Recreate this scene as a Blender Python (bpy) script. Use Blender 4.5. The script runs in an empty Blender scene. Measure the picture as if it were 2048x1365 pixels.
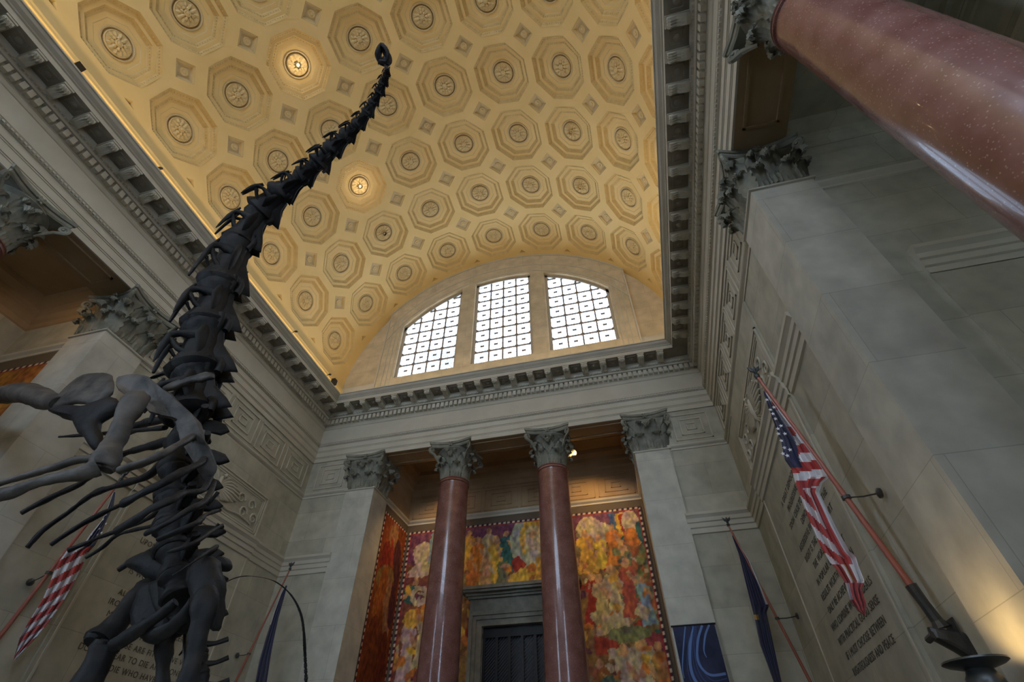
import bpy, math, random
from math import sin, cos, pi, sqrt, radians
from mathutils import Vector, Matrix
random.seed(7)
C = bpy.context.scene.collection
SC = bpy.context.scene

# ------------------------------------------------------------------ camera, world, exposure
CAM = Vector((5.34, 0.0, 1.6))
FPX = 977.45
ax, ay, az = 2.3471, -0.005, 0.2438
ROT = Matrix.Rotation(az, 3, 'Z') @ Matrix.Rotation(ax, 3, 'X') @ Matrix.Rotation(ay, 3, 'Z')
cd = bpy.data.cameras.new('camera')
cam = bpy.data.objects.new('camera', cd); C.objects.link(cam)
M4 = ROT.to_4x4(); M4.translation = CAM
cam.matrix_world = M4
cd.sensor_width = 36.0; cd.lens = FPX / 2048 * 36.0
cd.clip_start = 0.05; cd.clip_end = 500
SC.camera = cam
SC.view_settings.view_transform = 'Standard'
SC.view_settings.look = 'None'
SC.view_settings.gamma = 1.0
SC.view_settings.use_curve_mapping = False
SC.view_settings.exposure = 0.0
SC.cycles.max_bounces = 7
SC.cycles.diffuse_bounces = 4
SC.cycles.glossy_bounces = 3
SC.cycles.transparent_max_bounces = 8
SC.cycles.sample_clamp_indirect = 6.0

W = bpy.data.worlds.new('sky'); SC.world = W; W.use_nodes = True
nt = W.node_tree; nt.nodes.clear()
o_ = nt.nodes.new('ShaderNodeOutputWorld'); bg = nt.nodes.new('ShaderNodeBackground')
tc = nt.nodes.new('ShaderNodeTexCoord'); nz = nt.nodes.new('ShaderNodeTexNoise')
nz.inputs['Scale'].default_value = 2.6; nz.inputs['Detail'].default_value = 4
rp = nt.nodes.new('ShaderNodeValToRGB')
rp.color_ramp.elements[0].position = 0.33; rp.color_ramp.elements[0].color = (0.16, 0.22, 0.32, 1)
rp.color_ramp.elements[1].position = 0.42; rp.color_ramp.elements[1].color = (0.60, 0.765, 1.0, 1)
nt.links.new(tc.outputs['Generated'], nz.inputs['Vector']); nt.links.new(nz.outputs['Fac'], rp.inputs['Fac'])
nt.links.new(rp.outputs['Color'], bg.inputs['Color']); # sky strength raised behind the camera, an added boost for faces turned that way
sx_ = nt.nodes.new('ShaderNodeSeparateXYZ'); mr = nt.nodes.new('ShaderNodeMapRange')
nt.links.new(tc.outputs['Generated'], sx_.inputs[0]); nt.links.new(sx_.outputs['Y'], mr.inputs['Value'])
mr.inputs['From Min'].default_value = -0.5; mr.inputs['From Max'].default_value = 0.3; mr.inputs['To Min'].default_value = 20.0; mr.inputs['To Max'].default_value = 6.0
nt.links.new(mr.outputs['Result'], bg.inputs['Strength'])
nt.links.new(bg.outputs[0], o_.inputs[0])

def area(name, loc, rot, sx, sy, power, col, spread=180, portal=False):
    l = bpy.data.lights.new(name, 'AREA'); l.shape = 'RECTANGLE'; l.size = sx; l.size_y = sy
    l.energy = power; l.color = col; l.spread = radians(spread)
    if portal: l.cycles.is_portal = True
    o = bpy.data.objects.new(name, l); C.objects.link(o); o.location = loc; o.rotation_euler = rot
    return o
def spot(name, loc, target, power, col, angle=100, size=0.1, blend=0.6):
    l = bpy.data.lights.new(name, 'SPOT'); l.energy = power; l.color = col
    l.spot_size = radians(angle); l.spot_blend = blend; l.shadow_soft_size = size
    o = bpy.data.objects.new(name, l); C.objects.link(o); o.location = loc
    d = Vector(target) - Vector(loc); o.rotation_euler = d.to_track_quat('-Z', 'Y').to_euler()
    return o
# daylight enters by the lunette windows at both ends (portals only guide the sky's own light)
area('sky_portal', (0, 19.75, 23.2), (radians(-90), 0, 0), 13.0, 7.6, 1, (1, 1, 1), portal=True)
area('sky_portal', (0, -17.05, 23.2), (radians(90), 0, 0), 13.0, 7.6, 1, (1, 1, 1), portal=True)
WARM = (1.0, 0.71, 0.34)
# cove lamps standing on top of the cornice
for sx in (-1, 1):
    area('cove_light', (sx * 8.95, 1.35, 17.98), (radians(180), sx * radians(12), 0), 0.12, 33.0, 215, WARM, 150)
area('cove_light', (0, 18.1, 17.98), (radians(180), 0, 0), 16.5, 0.12, 90, WARM, 150)
area('cove_light', (0, -15.4, 17.98), (radians(180), 0, 0), 16.5, 0.12, 90, WARM, 150)
# lamps over the niche colonnade and in the left portico
for x in (-3.3, 3.45):
    spot('niche_spotlight', (x, 20.35, 14.2), (x * 0.9, 23.0, 9.0), 420, (1.0, 0.62, 0.26), 130, 0.12)
for y in (5.2, -2.0):
    spot('portico_spotlight', (-11.3, y, 14.2), (-14.0, y + 3.5, 10.0), 60, (1.0, 0.60, 0.25), 140, 0.12)

spot('vault_spotlight', (8.75, 13.2, 18.05), (9.2, 13.0, 23.5), 260, (1.0, .86, .62), 75, 0.15, 0.8)

# ------------------------------------------------------------------ helpers
def at(px, py, Y):
    d = ROT @ Vector(((px - 1024) / FPX, -(py - 682.5) / FPX, -1.0))
    return CAM + d * ((Y - CAM.y) / d.y)
def mat(name, col, rough=0.8, metal=0.0, spec=0.3, coat=0.0):
    m = bpy.data.materials.new(name); m.use_nodes = True
    b = m.node_tree.nodes['Principled BSDF']
    b.inputs['Base Color'].default_value = (*col, 1); b.inputs['Roughness'].default_value = rough
    b.inputs['Metallic'].default_value = metal; b.inputs['Specular IOR Level'].default_value = spec
    b.inputs['Coat Weight'].default_value = coat
    return m
def noise_mat(name, c1, c2, scale=3.0, rough=0.85, bump=0.0, bscale=30.0, spec=0.25, coat=0.0, lo=0.35, hi=0.65, detail=4):
    m = mat(name, c1, rough, 0, spec, coat); t = m.node_tree; b = t.nodes['Principled BSDF']
    g = t.nodes.new('ShaderNodeNewGeometry'); n = t.nodes.new('ShaderNodeTexNoise'); r = t.nodes.new('ShaderNodeValToRGB')
    n.inputs['Scale'].default_value = scale; n.inputs['Detail'].default_value = detail
    r.color_ramp.elements[0].position = lo; r.color_ramp.elements[0].color = (*c1, 1)
    r.color_ramp.elements[1].position = hi; r.color_ramp.elements[1].color = (*c2, 1)
    t.links.new(g.outputs['Position'], n.inputs['Vector']); t.links.new(n.outputs['Fac'], r.inputs['Fac'])
    t.links.new(r.outputs['Color'], b.inputs['Base Color'])
    if bump:
        n2 = t.nodes.new('ShaderNodeTexNoise'); n2.inputs['Scale'].default_value = bscale; n2.inputs['Detail'].default_value = 3
        bp = t.nodes.new('ShaderNodeBump'); bp.inputs['Strength'].default_value = bump; bp.inputs['Distance'].default_value = 0.02
        t.links.new(g.outputs['Position'], n2.inputs['Vector']); t.links.new(n2.outputs['Fac'], bp.inputs['Height'])
        t.links.new(bp.outputs['Normal'], b.inputs['Normal'])
    return m
def stone_mat(name, c1, c2, mortar, bw=2.2, rh=1.32, swap=False, rough=0.85):
    m = mat(name, c1, rough, 0, 0.25); t = m.node_tree; b = t.nodes['Principled BSDF']
    g = t.nodes.new('ShaderNodeNewGeometry'); sp = t.nodes.new('ShaderNodeSeparateXYZ'); ad = t.nodes.new('ShaderNodeMath')
    cb = t.nodes.new('ShaderNodeCombineXYZ'); br = t.nodes.new('ShaderNodeTexBrick')
    t.links.new(g.outputs['Position'], sp.inputs[0]); t.links.new(sp.outputs['X'], ad.inputs[0]); t.links.new(sp.outputs['Y'], ad.inputs[1])
    t.links.new(ad.outputs[0], cb.inputs['X']); t.links.new(sp.outputs['Z'], cb.inputs['Y']); t.links.new(cb.outputs[0], br.inputs['Vector'])
    br.inputs['Color1'].default_value = (*c1, 1); br.inputs['Color2'].default_value = (*c2, 1); br.inputs['Mortar'].default_value = (*mortar, 1)
    br.inputs['Scale'].default_value = 1.0; br.inputs['Mortar Size'].default_value = 0.008; br.inputs['Mortar Smooth'].default_value = 0.3
    br.inputs['Brick Width'].default_value = bw; br.inputs['Row Height'].default_value = rh; br.inputs['Bias'].default_value = -0.1
    n = t.nodes.new('ShaderNodeTexNoise'); n.inputs['Scale'].default_value = 1.7; n.inputs['Detail'].default_value = 6
    r = t.nodes.new('ShaderNodeValToRGB'); r.color_ramp.elements[0].color = (0.80, 0.80, 0.80, 1); r.color_ramp.elements[1].color = (1.1, 1.1, 1.1, 1)
    r.color_ramp.elements[0].position = 0.3; r.color_ramp.elements[1].position = 0.7
    mx = t.nodes.new('ShaderNodeMix'); mx.data_type = 'RGBA'; mx.blend_type = 'MULTIPLY'; mx.inputs[0].default_value = 1.0
    t.links.new(g.outputs['Position'], n.inputs['Vector']); t.links.new(n.outputs['Fac'], r.inputs['Fac'])
    t.links.new(br.outputs['Color'], mx.inputs[6]); t.links.new(r.outputs['Color'], mx.inputs[7]); t.links.new(mx.outputs[2], b.inputs['Base Color'])
    return m
STONE = stone_mat('limestone_wall', (0.49, 0.465, 0.365), (0.41, 0.39, 0.305), (0.33, 0.31, 0.24))
STONE2 = stone_mat('limestone_pier', (0.55, 0.53, 0.44), (0.50, 0.48, 0.40), (0.40, 0.38, 0.31), 3.1, 1.75)
TRIM = noise_mat('limestone_trim', (0.50, 0.465, 0.37), (0.55, 0.515, 0.415), 1.2)
TRIMD = noise_mat('shade_darkened_limestone', (0.26, 0.225, 0.17), (0.33, 0.29, 0.22), 2.0)  # darker copy of the trim stone, cornice soffit shade put into the colour
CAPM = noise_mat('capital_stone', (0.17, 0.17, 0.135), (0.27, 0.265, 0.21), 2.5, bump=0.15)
PLAST = noise_mat('cream_plaster', (0.75, 0.55, 0.235), (0.79, 0.585, 0.265), 0.8)
OCHRE = noise_mat('ochre_painted_moulding', (0.56, 0.39, 0.15), (0.62, 0.45, 0.20), 5.0)
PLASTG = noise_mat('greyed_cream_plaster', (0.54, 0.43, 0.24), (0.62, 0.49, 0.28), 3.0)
ROSM = noise_mat('rosette_plaster', (0.62, 0.48, 0.24), (0.70, 0.55, 0.30), 9.0)
LUN = stone_mat('lunette_stone', (0.62, 0.52, 0.35), (0.57, 0.48, 0.32), (0.42, 0.35, 0.24), 2.4, 1.15)
SOFF = noise_mat('portico_plaster_and_shade', (0.34, 0.235, 0.125), (0.40, 0.28, 0.16), 1.0)  # brown portico plaster; its dark tone also paints shade on beams and niche top
BRONZE = noise_mat('dark_bronze', (0.030, 0.030, 0.028), (0.05, 0.05, 0.045), 8.0, rough=0.35, spec=0.5)
BONE = noise_mat('dark_fossil_bone', (0.009, 0.009, 0.010), (0.030, 0.027, 0.024), 3.2, rough=0.6, bump=0.9, bscale=9.0, spec=0.22, lo=0.3, hi=0.75)
BONEL = noise_mat('grey_fossil_bone', (0.035, 0.031, 0.027), (0.125, 0.105, 0.086), 2.6, rough=0.55, bump=0.5, bscale=14.0, spec=0.3)
GRILL = mat('window_grille', (0.22, 0.17, 0.12), 0.6)
FRAMEM = mat('window_frame_metal', (0.50, 0.47, 0.42), 0.35, 0.6)
POLE = mat('copper_red_pole', (0.36, 0.115, 0.075), 0.35, 0.0, 0.5)
BLACK = mat('black_housing', (0.012, 0.012, 0.012), 0.5)
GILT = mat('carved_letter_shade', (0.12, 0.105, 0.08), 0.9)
# red granite with pale flecks
GRAN = noise_mat('red_granite', (0.19, 0.075, 0.060), (0.26, 0.12, 0.10), 2.2, rough=0.22, spec=0.5, coat=0.3)
t = GRAN.node_tree; vn = t.nodes.new('ShaderNodeTexVoronoi'); vn.inputs['Scale'].default_value = 19
n2 = t.nodes.new('ShaderNodeTexNoise'); n2.inputs['Scale'].default_value = 3.0
ra = t.nodes.new('ShaderNodeValToRGB'); ra.color_ramp.elements[0].position = 0.10; ra.color_ramp.elements[0].color = (1, 1, 1, 1)
ra.color_ramp.elements[1].position = 0.26; ra.color_ramp.elements[1].color = (0, 0, 0, 1)
mx = t.nodes.new('ShaderNodeMix'); mx.data_type = 'RGBA'; mx.inputs[7].default_value = (0.52, 0.36, 0.30, 1)
ml = t.nodes.new('ShaderNodeMath'); ml.operation = 'MULTIPLY'
gg = [n for n in t.nodes if n.bl_idname == 'ShaderNodeNewGeometry'][0]; rr = [n for n in t.nodes if n.bl_idname == 'ShaderNodeValToRGB'][0]
t.links.new(gg.outputs['Position'], vn.inputs['Vector']); t.links.new(gg.outputs['Position'], n2.inputs['Vector'])
t.links.new(vn.outputs['Distance'], ra.inputs['Fac']); t.links.new(ra.outputs['Color'], ml.inputs[0]); t.links.new(n2.outputs['Fac'], ml.inputs[1])
t.links.new(ml.outputs[0], mx.inputs[0]); t.links.new(rr.outputs['Color'], mx.inputs[6]); t.links.new(mx.outputs[2], t.nodes['Principled BSDF'].inputs['Base Color'])
GLASS = bpy.data.materials.new('window_glass'); GLASS.use_nodes = True; t = GLASS.node_tree; t.nodes.clear()
oo = t.nodes.new('ShaderNodeOutputMaterial'); ms = t.nodes.new('ShaderNodeMixShader'); tr = t.nodes.new('ShaderNodeBsdfTransparent'); gl = t.nodes.new('ShaderNodeBsdfGlossy')
tr.inputs[0].default_value = (0.95, 0.97, 1.0, 1); gl.inputs['Roughness'].default_value = 0.15; ms.inputs[0].default_value = 0.06
t.links.new(tr.outputs[0], ms.inputs[1]); t.links.new(gl.outputs[0], ms.inputs[2]); t.links.new(ms.outputs[0], oo.inputs[0])
def emis(name, col, s):
    m = bpy.data.materials.new(name); m.use_nodes = True; t = m.node_tree; b = t.nodes['Principled BSDF']
    b.inputs['Base Color'].default_value = (*col, 1); b.inputs['Emission Color'].default_value = (*col, 1); b.inputs['Emission Strength'].default_value = s
    return m
BULB = emis('lamp_glass_lit', (1.0, 0.72, 0.38), 30.0)
BULBR = emis('lamp_glass_dim', (1.0, 0.50, 0.22), 3.0)

class MB:
    def __init__(s): s.v = []; s.f = []; s.m = []; s.mats = []
    def mi(s, m):
        if m not in s.mats: s.mats.append(m)
        return s.mats.index(m)
    def add(s, vs, fs, m):
        b = len(s.v); s.v += [tuple(p) for p in vs]; k = s.mi(m)
        for f in fs: s.f.append(tuple(b + i for i in f)); s.m.append(k)
    def box(s, x0, x1, y0, y1, z0, z1, m, T=None):
        vs = [(x, y, z) for x in (x0, x1) for y in (y0, y1) for z in (z0, z1)]
        if T: vs = [T(p) for p in vs]
        s.add(vs, [(0, 1, 3, 2), (4, 6, 7, 5), (0, 4, 5, 1), (2, 3, 7, 6), (0, 2, 6, 4), (1, 5, 7, 3)], m)
    def quad(s, a, b, c, d, m): s.add([a, b, c, d], [(0, 1, 2, 3)], m)
    def rings(s, rs, m, cap0=True, cap1=True, closed=True):
        n = len(rs[0]); vs = [p for r in rs for p in r]; fs = []
        for i in range(len(rs) - 1):
            for j in range(n if closed else n - 1):
                k = (j + 1) % n; fs.append((i * n + j, i * n + k, (i + 1) * n + k, (i + 1) * n + j))
        if closed and cap0: fs.append(tuple(range(n - 1, -1, -1)))
        if closed and cap1: fs.append(tuple((len(rs) - 1) * n + j for j in range(n)))
        s.add(vs, fs, m)
    def lathe(s, prof, c, m, n=24, cap0=True, cap1=True, axis='z'):
        rs = []
        for r, z in prof:
            if axis == 'z': rs.append([(c[0] + r * cos(2 * pi * j / n), c[1] + r * sin(2 * pi * j / n), c[2] + z) for j in range(n)])
            else: rs.append([(c[0] + z, c[1] + r * cos(2 * pi * j / n), c[2] + r * sin(2 * pi * j / n)) for j in range(n)])
        s.rings(rs, m, cap0, cap1)
    def tube(s, pts, rad, m, n=8, cap=True, flat=1.0, up=None, sub=1):
        P = [Vector(p) for p in pts]
        R = list(rad) if hasattr(rad, '__len__') else [rad] * len(P)
        if sub > 1: P, R = smooth(P, R, sub)
        u = Vector(up) if up else None; rs = []; prev = None
        for i, p in enumerate(P):
            a = P[max(i - 1, 0)]; b = P[min(i + 1, len(P) - 1)]; t = (b - a)
            if t.length < 1e-9: t = Vector((0, 0, 1))
            t.normalize()
            if u: nrm = u - t * u.dot(t)
            elif prev: nrm = prev - t * prev.dot(t)
            else: nrm = t.orthogonal()
            if nrm.length < 1e-6: nrm = t.orthogonal()
            nrm.normalize(); prev = nrm; bn = t.cross(nrm)
            rs.append([tuple(p + nrm * (R[i] * cos(2 * pi * j / n)) + bn * (R[i] * flat * sin(2 * pi * j / n))) for j in range(n)])
        s.rings(rs, m, cap, cap)
    def plate(s, poly, d, m, bev=0.0):
        """closed outline (3-D points, roughly planar) given thickness along vector d, edges rounded"""
        P = [Vector(p) for p in poly]; n = len(P); c = sum(P, Vector()) / n; d = Vector(d)
        sh = lambda k, h: [tuple(c + (p - c) * k + d * h) for p in P]
        rs = [sh(0.45, -0.62), sh(0.80, -0.5), sh(0.96, -0.3), sh(1.0, 0), sh(0.96, 0.3), sh(0.80, 0.5), sh(0.45, 0.62)]
        s.rings(rs, m)
    def build(s, name, parent=None, smooth_=False, loc=None):
        me = bpy.data.meshes.new(name); me.from_pydata(s.v, [], s.f); me.update()
        for m in s.mats: me.materials.append(m)
        if len(s.mats) > 1: me.polygons.foreach_set('material_index', s.m)
        if smooth_:
            me.polygons.foreach_set('use_smooth', [True] * len(s.f))
            try: me.set_sharp_from_angle(angle=radians(48))
            except Exception: pass
        o = bpy.data.objects.new(name, me); C.objects.link(o)
        if parent: o.parent = parent
        if loc: o.location = loc
        return o
def smooth(P, R, sub):
    P = [Vector(p) for p in P]; Q = []; S = []
    for i in range(len(P) - 1):
        p0 = P[max(i - 1, 0)]; p1 = P[i]; p2 = P[i + 1]; p3 = P[min(i + 2, len(P) - 1)]
        for k in range(sub):
            t = k / sub; t2 = t * t; t3 = t2 * t
            Q.append(0.5 * ((2 * p1) + (p2 - p0) * t + (2 * p0 - 5 * p1 + 4 * p2 - p3) * t2 + (3 * p1 - p0 - 3 * p2 + p3) * t3))
            S.append(R[i] * (1 - t) + R[i + 1] * t)
    Q.append(P[-1]); S.append(R[-1]); return Q, S
def tag(o, label, cat, group=None, kind=None):
    o['label'] = label; o['category'] = cat
    if group: o['group'] = group
    if kind: o['kind'] = kind
    return o
def struct(o): o['kind'] = 'structure'; return o
def empty(name, loc=(0, 0, 0)):
    o = bpy.data.objects.new(name, None); C.objects.link(o); o.location = loc; return o
def copy_tree(o, parent=None):
    c = o.copy(); C.objects.link(c)
    if parent: c.parent = parent
    for ch in list(o.children): copy_tree(ch, c)
    return c

# ------------------------------------------------------------------ room dimensions
XW, YE, YB = 9.75, 18.90, -16.20          # wall faces
ZA = 14.52                                # underside of architrave
ZC, RS = 19.01, 9.70                      # vault centre height, radius
SPC = 3.155; TH0 = 0.2688; DTH = 0.3222; YV = 18.80
PY0, PY1 = 7.30, 8.75                     # side pilasters
ZN = 12.75                                # necking level
exec_parts = []

# ------------------------------------------------------------------ floor
m = MB(); FLOOR = stone_mat('stone_floor', (0.06, 0.052, 0.045), (0.045, 0.04, 0.035), (0.03, 0.03, 0.025), 1.2, 1.2, rough=0.4)
m.box(-17, 17, -18, 24, -0.2, 0, FLOOR); struct(m.build('floor'))

# ------------------------------------------------------------------ walls
def fret(mb, org, du, dn, w, z0, z1, mt, depth=0.035):
    """nested square fret: thin raised bands"""
    cx = w / 2; cz = (z0 + z1) / 2; hz = (z1 - z0) / 2; hx = w / 2
    for k in (1.0, 0.62, 0.27):
        a = hx * k; b = hz * k; th = 0.045
        for (u0, u1, v0, v1) in ((-a, a, b - th, b), (-a, a, -b, -b + th), (-a, -a + th, -b, b), (a - th, a, -b, b)):
            T = lambda p: tuple(Vector(org) + Vector(du) * p[0] + Vector(dn) * p[1] + Vector((0, 0, p[2])))
            mb.box(cx + u0, cx + u1, 0, depth, cz + v0, cz + v1, mt, T)
def mould(mb, p0, p1, dn, prof, mt):
    """horizontal moulding from p0 to p1 (xy), profile (d, z) away from wall along dn"""
    for k in range(len(prof) - 1):
        (d0, z0), (d1, z1) = prof[k], prof[k + 1]
        a = (p0[0] + dn[0] * d0, p0[1] + dn[1] * d0, z0); b = (p1[0] + dn[0] * d0, p1[1] + dn[1] * d0, z0)
        c = (p1[0] + dn[0] * d1, p1[1] + dn[1] * d1, z1); d = (p0[0] + dn[0] * d1, p0[1] + dn[1] * d1, z1)
        mb.quad(a, b, c, d, mt)
    for q in (p0, p1):
        mb.add([(q[0] + dn[0] * d, q[1] + dn[1] * d, z) for d, z in prof], [tuple(range(len(prof)))], mt)
BAND = [(0, 9.06), (0.05, 9.08), (0.05, 9.26), (0.09, 9.29), (0.09, 9.45), (0.13, 9.48), (0.13, 9.62), (0.19, 9.70), (0.21, 9.72), (0.21, 9.82), (0, 9.86)]
NECK = [(0, 12.60), (0.03, 12.60), (0.03, 12.68), (0.10, 12.74), (0.12, 12.78), (0.12, 12.83), (0, 12.85)]
def side_wall(s, name):
    m = MB(); x = s * XW; dn = (-s, 0)
    def yz(y0, y1, z0, z1, d=0.0, thick=0.5, mt=STONE):
        xa = x - s * d; xb = x + s * thick
        m.box(min(xa, xb), max(xa, xb), y0, y1, z0, z1, mt)
    yz(PY1 + .01, YE, 0, ZA + 0.02); yz(YB, -6.05, 0, ZA + 0.02)
    yz(10.95, 16.75, 9.86, 12.6, 0.06)                     # relief surround field
    yz(10.9, 16.8, 0, 9.10, 0.07)                          # inscription panel field
    yz(11.0, 11.06, 0, 9.06, 0.10, mt=TRIM); yz(16.64, 16.70, 0, 9.06, 0.10, mt=TRIM)
    mould(m, (x, PY1), (x, 10.9), dn, BAND, TRIM); mould(m, (x, 16.8), (x, YE), dn, BAND, TRIM)
    mould(m, (x - s * 0.07, 10.9), (x - s * 0.07, 16.8), dn, BAND, TRIM)
    mould(m, (x, PY1), (x, YE), dn, NECK, TRIM)
    for y0 in (8.95, 10.95, 12.85, 14.8, 16.8):
        fret(m, (x, y0, 0), (0, 1, 0), (-s, 0, 0), 1.75, 13.02, 14.30, TRIM)
    return struct(m.build(name))
wl = side_wall(-1, 'wall_left'); wr = side_wall(1, 'wall_right')
# end wall
m = MB()
for s in (-1, 1):
    m.box(min(s * 7.4, s * 10.2), max(s * 7.4, s * 10.2), YE, YE + 0.6, 0, ZA + 0.02, STONE)
    mould(m, (s * 7.35, YE), (s * XW, YE), (0, -1), BAND, TRIM); mould(m, (s * 7.35, YE), (s * XW, YE), (0, -1), NECK, TRIM)
    fret(m, (s * 8.55 - 0.75, YE, 0), (1, 0, 0), (0, -1, 0), 1.5, 13.02, 14.30, TRIM)
# niche back, sides
m.box(-6.6, 6.6, 23.0, 23.4, 7.63, 12.7, STONE); m.box(-6.6, 6.6, 23.0, 23.4, 12.7, 16.4, SOFF); m.box(-6.6, -1.75, 23.0, 23.4, 0, 7.63, STONE); m.box(1.75, 6.6, 23.0, 23.4, 0, 7.63, STONE)  # upper niche wall browned by colour, standing in for dim warm light
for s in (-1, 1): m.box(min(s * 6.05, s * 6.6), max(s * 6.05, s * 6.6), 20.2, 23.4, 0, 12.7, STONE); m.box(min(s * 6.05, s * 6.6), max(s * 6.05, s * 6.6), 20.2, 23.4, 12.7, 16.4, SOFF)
INNER = [(0, 12.60), (0.04, 12.62), (0.04, 12.70), (0.12, 12.78), (0.14, 12.85), (0.0, 12.87)]
TOPM = [(0, 14.22), (0.05, 14.26), (0.05, 14.48), (0.14, 14.55), (0.14, 14.80), (0.24, 14.86), (0.24, 15.05), (0.5, 15.2), (0.55, 15.4), (0, 15.4)]
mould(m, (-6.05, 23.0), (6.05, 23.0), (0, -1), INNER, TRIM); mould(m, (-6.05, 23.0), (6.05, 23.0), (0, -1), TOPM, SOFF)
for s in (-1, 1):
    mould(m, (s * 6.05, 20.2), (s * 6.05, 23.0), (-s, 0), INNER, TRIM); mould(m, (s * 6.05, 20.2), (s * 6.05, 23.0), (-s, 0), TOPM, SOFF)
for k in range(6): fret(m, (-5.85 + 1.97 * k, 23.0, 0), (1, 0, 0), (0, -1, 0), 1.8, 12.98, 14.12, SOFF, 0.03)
struct(m.build('wall_end'))
# back wall behind the camera
m = MB(); m.box(-10.3, 10.3, YB - 0.5, YB, 0, ZA + 0.02, STONE); struct(m.build('wall_back'))

# lunette walls
def arc_pts(r, zc, x0, x1, n=24):
    return [(x0 + (x1 - x0) * i / n, zc + sqrt(max(r * r - (x0 + (x1 - x0) * i / n) ** 2, 0))) for i in range(n + 1)]
WZC, WR, SILL = 18.53, 8.16, 19.62
OPEN = [(-6.42, -2.70, 1), (-1.80, 1.80, 1), (2.70, 6.42, 1)]
def lunette(y, d, name):
    m = MB(); yb = y + d * 0.55
    cols = [-10.0, -7.5, -6.42, -2.70, -1.80, 1.80, 2.70, 6.42, 7.5, 10.0]
    R2 = WR + 0.18
    for i in range(len(cols) - 1):
        x0, x1 = cols[i], cols[i + 1]; n = 14
        op = any(abs(x0 - a) < 1e-6 for a, b, _ in OPEN)
        outer = i in (0, len(cols) - 2); yy = y + d * (0.22 if outer else 0.0)
        for k in range(n):
            xa = x0 + (x1 - x0) * k / n; xb = x0 + (x1 - x0) * (k + 1) / n
            top = lambda x: ZC + sqrt(max(10.0 ** 2 - x * x, 0.0))
            head = lambda x: WZC + sqrt(R2 * R2 - x * x)
            if op:
                m.quad((xa, yy, 17.3), (xb, yy, 17.3), (xb, yy, SILL), (xa, yy, SILL), LUN)
                m.quad((xa, yy, head(xa)), (xb, yy, head(xb)), (xb, yy, top(xb)), (xa, yy, top(xa)), LUN)
                m.quad((xa, yy, head(xa)), (xb, yy, head(xb)), (xb, yb, head(xb)), (xa, yb, head(xa)), LUN)
            else:
                m.quad((xa, yy, 17.3), (xb, yy, 17.3), (xb, yy, top(xb)), (xa, yy, top(xa)), LUN)
        if op:
            m.quad((x0, y, SILL), (x1, y, SILL), (x1, yb, SILL), (x0, yb, SILL), LUN)
            for x in (x0, x1): m.quad((x, y, SILL), (x, yb, SILL), (x, yb, head(x)), (x, y, head(x)), LUN)
        # back face
        for k in range(n):
            xa = x0 + (x1 - x0) * k / n; xb = x0 + (x1 - x0) * (k + 1) / n
            if op: m.quad((xa, yb, head(xa)), (xb, yb, head(xb)), (xb, yb, 30), (xa, yb, 30), LUN)
            else: m.quad((xa, yb, 17.3), (xb, yb, 17.3), (xb, yb, 30), (xa, yb, 30), LUN)
    for s in (-1, 1):
        m.box(min(s * 7.5, s * 7.42), max(s * 7.5, s * 7.42), min(y, y - d * .06), max(y, y - d * .06), 17.3, 24.75, TRIM)
        for xx in (7.12, 6.85, 6.6): m.box(min(s * xx, s * (xx - .05)), max(s * xx, s * (xx - .05)), min(y, y - d * .035), max(y, y - d * .035), 17.3, 24.5, TRIM)
        m.quad((s * 7.5, y, 17.3), (s * 7.5, y + d * .22, 17.3), (s * 7.5, y + d * .22, 25.4), (s * 7.5, y, 25.4), LUN)
        m.box(min(s * 7.5, s * 9.9), max(s * 7.5, s * 9.9), min(y + d * .12, y + d * .22), max(y + d * .12, y + d * .22), 17.3, 19.55, TRIM)
        m.box(min(s * 7.5, s * 9.9), max(s * 7.5, s * 9.9), min(y + d * .08, y + d * .22), max(y + d * .08, y + d * .22), 17.3, 19.40, TRIM)
    for rr, w_, p in ((8.52, 0.06, 0.05), (8.95, 0.05, 0.04), (9.62, 0.09, 0.07)):
        n = 40
        for k in range(n):
            zc2 = WZC + (ZC - WZC) * (rr - 8.52) / 1.1
            a0 = math.acos(7.45 / rr); a = a0 + (pi - 2 * a0) * k / n; b = a0 + (pi - 2 * a0) * (k + 1) / n
            P = lambda r, t, q: (r * cos(t), y - d * q, zc2 + r * sin(t))
            m.quad(P(rr, a, p), P(rr, b, p), P(rr + w_, b, p), P(rr + w_, a, p), TRIM)
            m.quad(P(rr, a, 0), P(rr, b, 0), P(rr, b, p), P(rr, a, p), TRIM); m.quad(P(rr + w_, a, 0), P(rr + w_, b, 0), P(rr + w_, b, p), P(rr + w_, a, p), TRIM)
    return struct(m.build(name))
lunette(19.02, 1, 'wall_lunette'); lunette(YB - 0.3, -1, 'wall_lunette_back')
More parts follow.
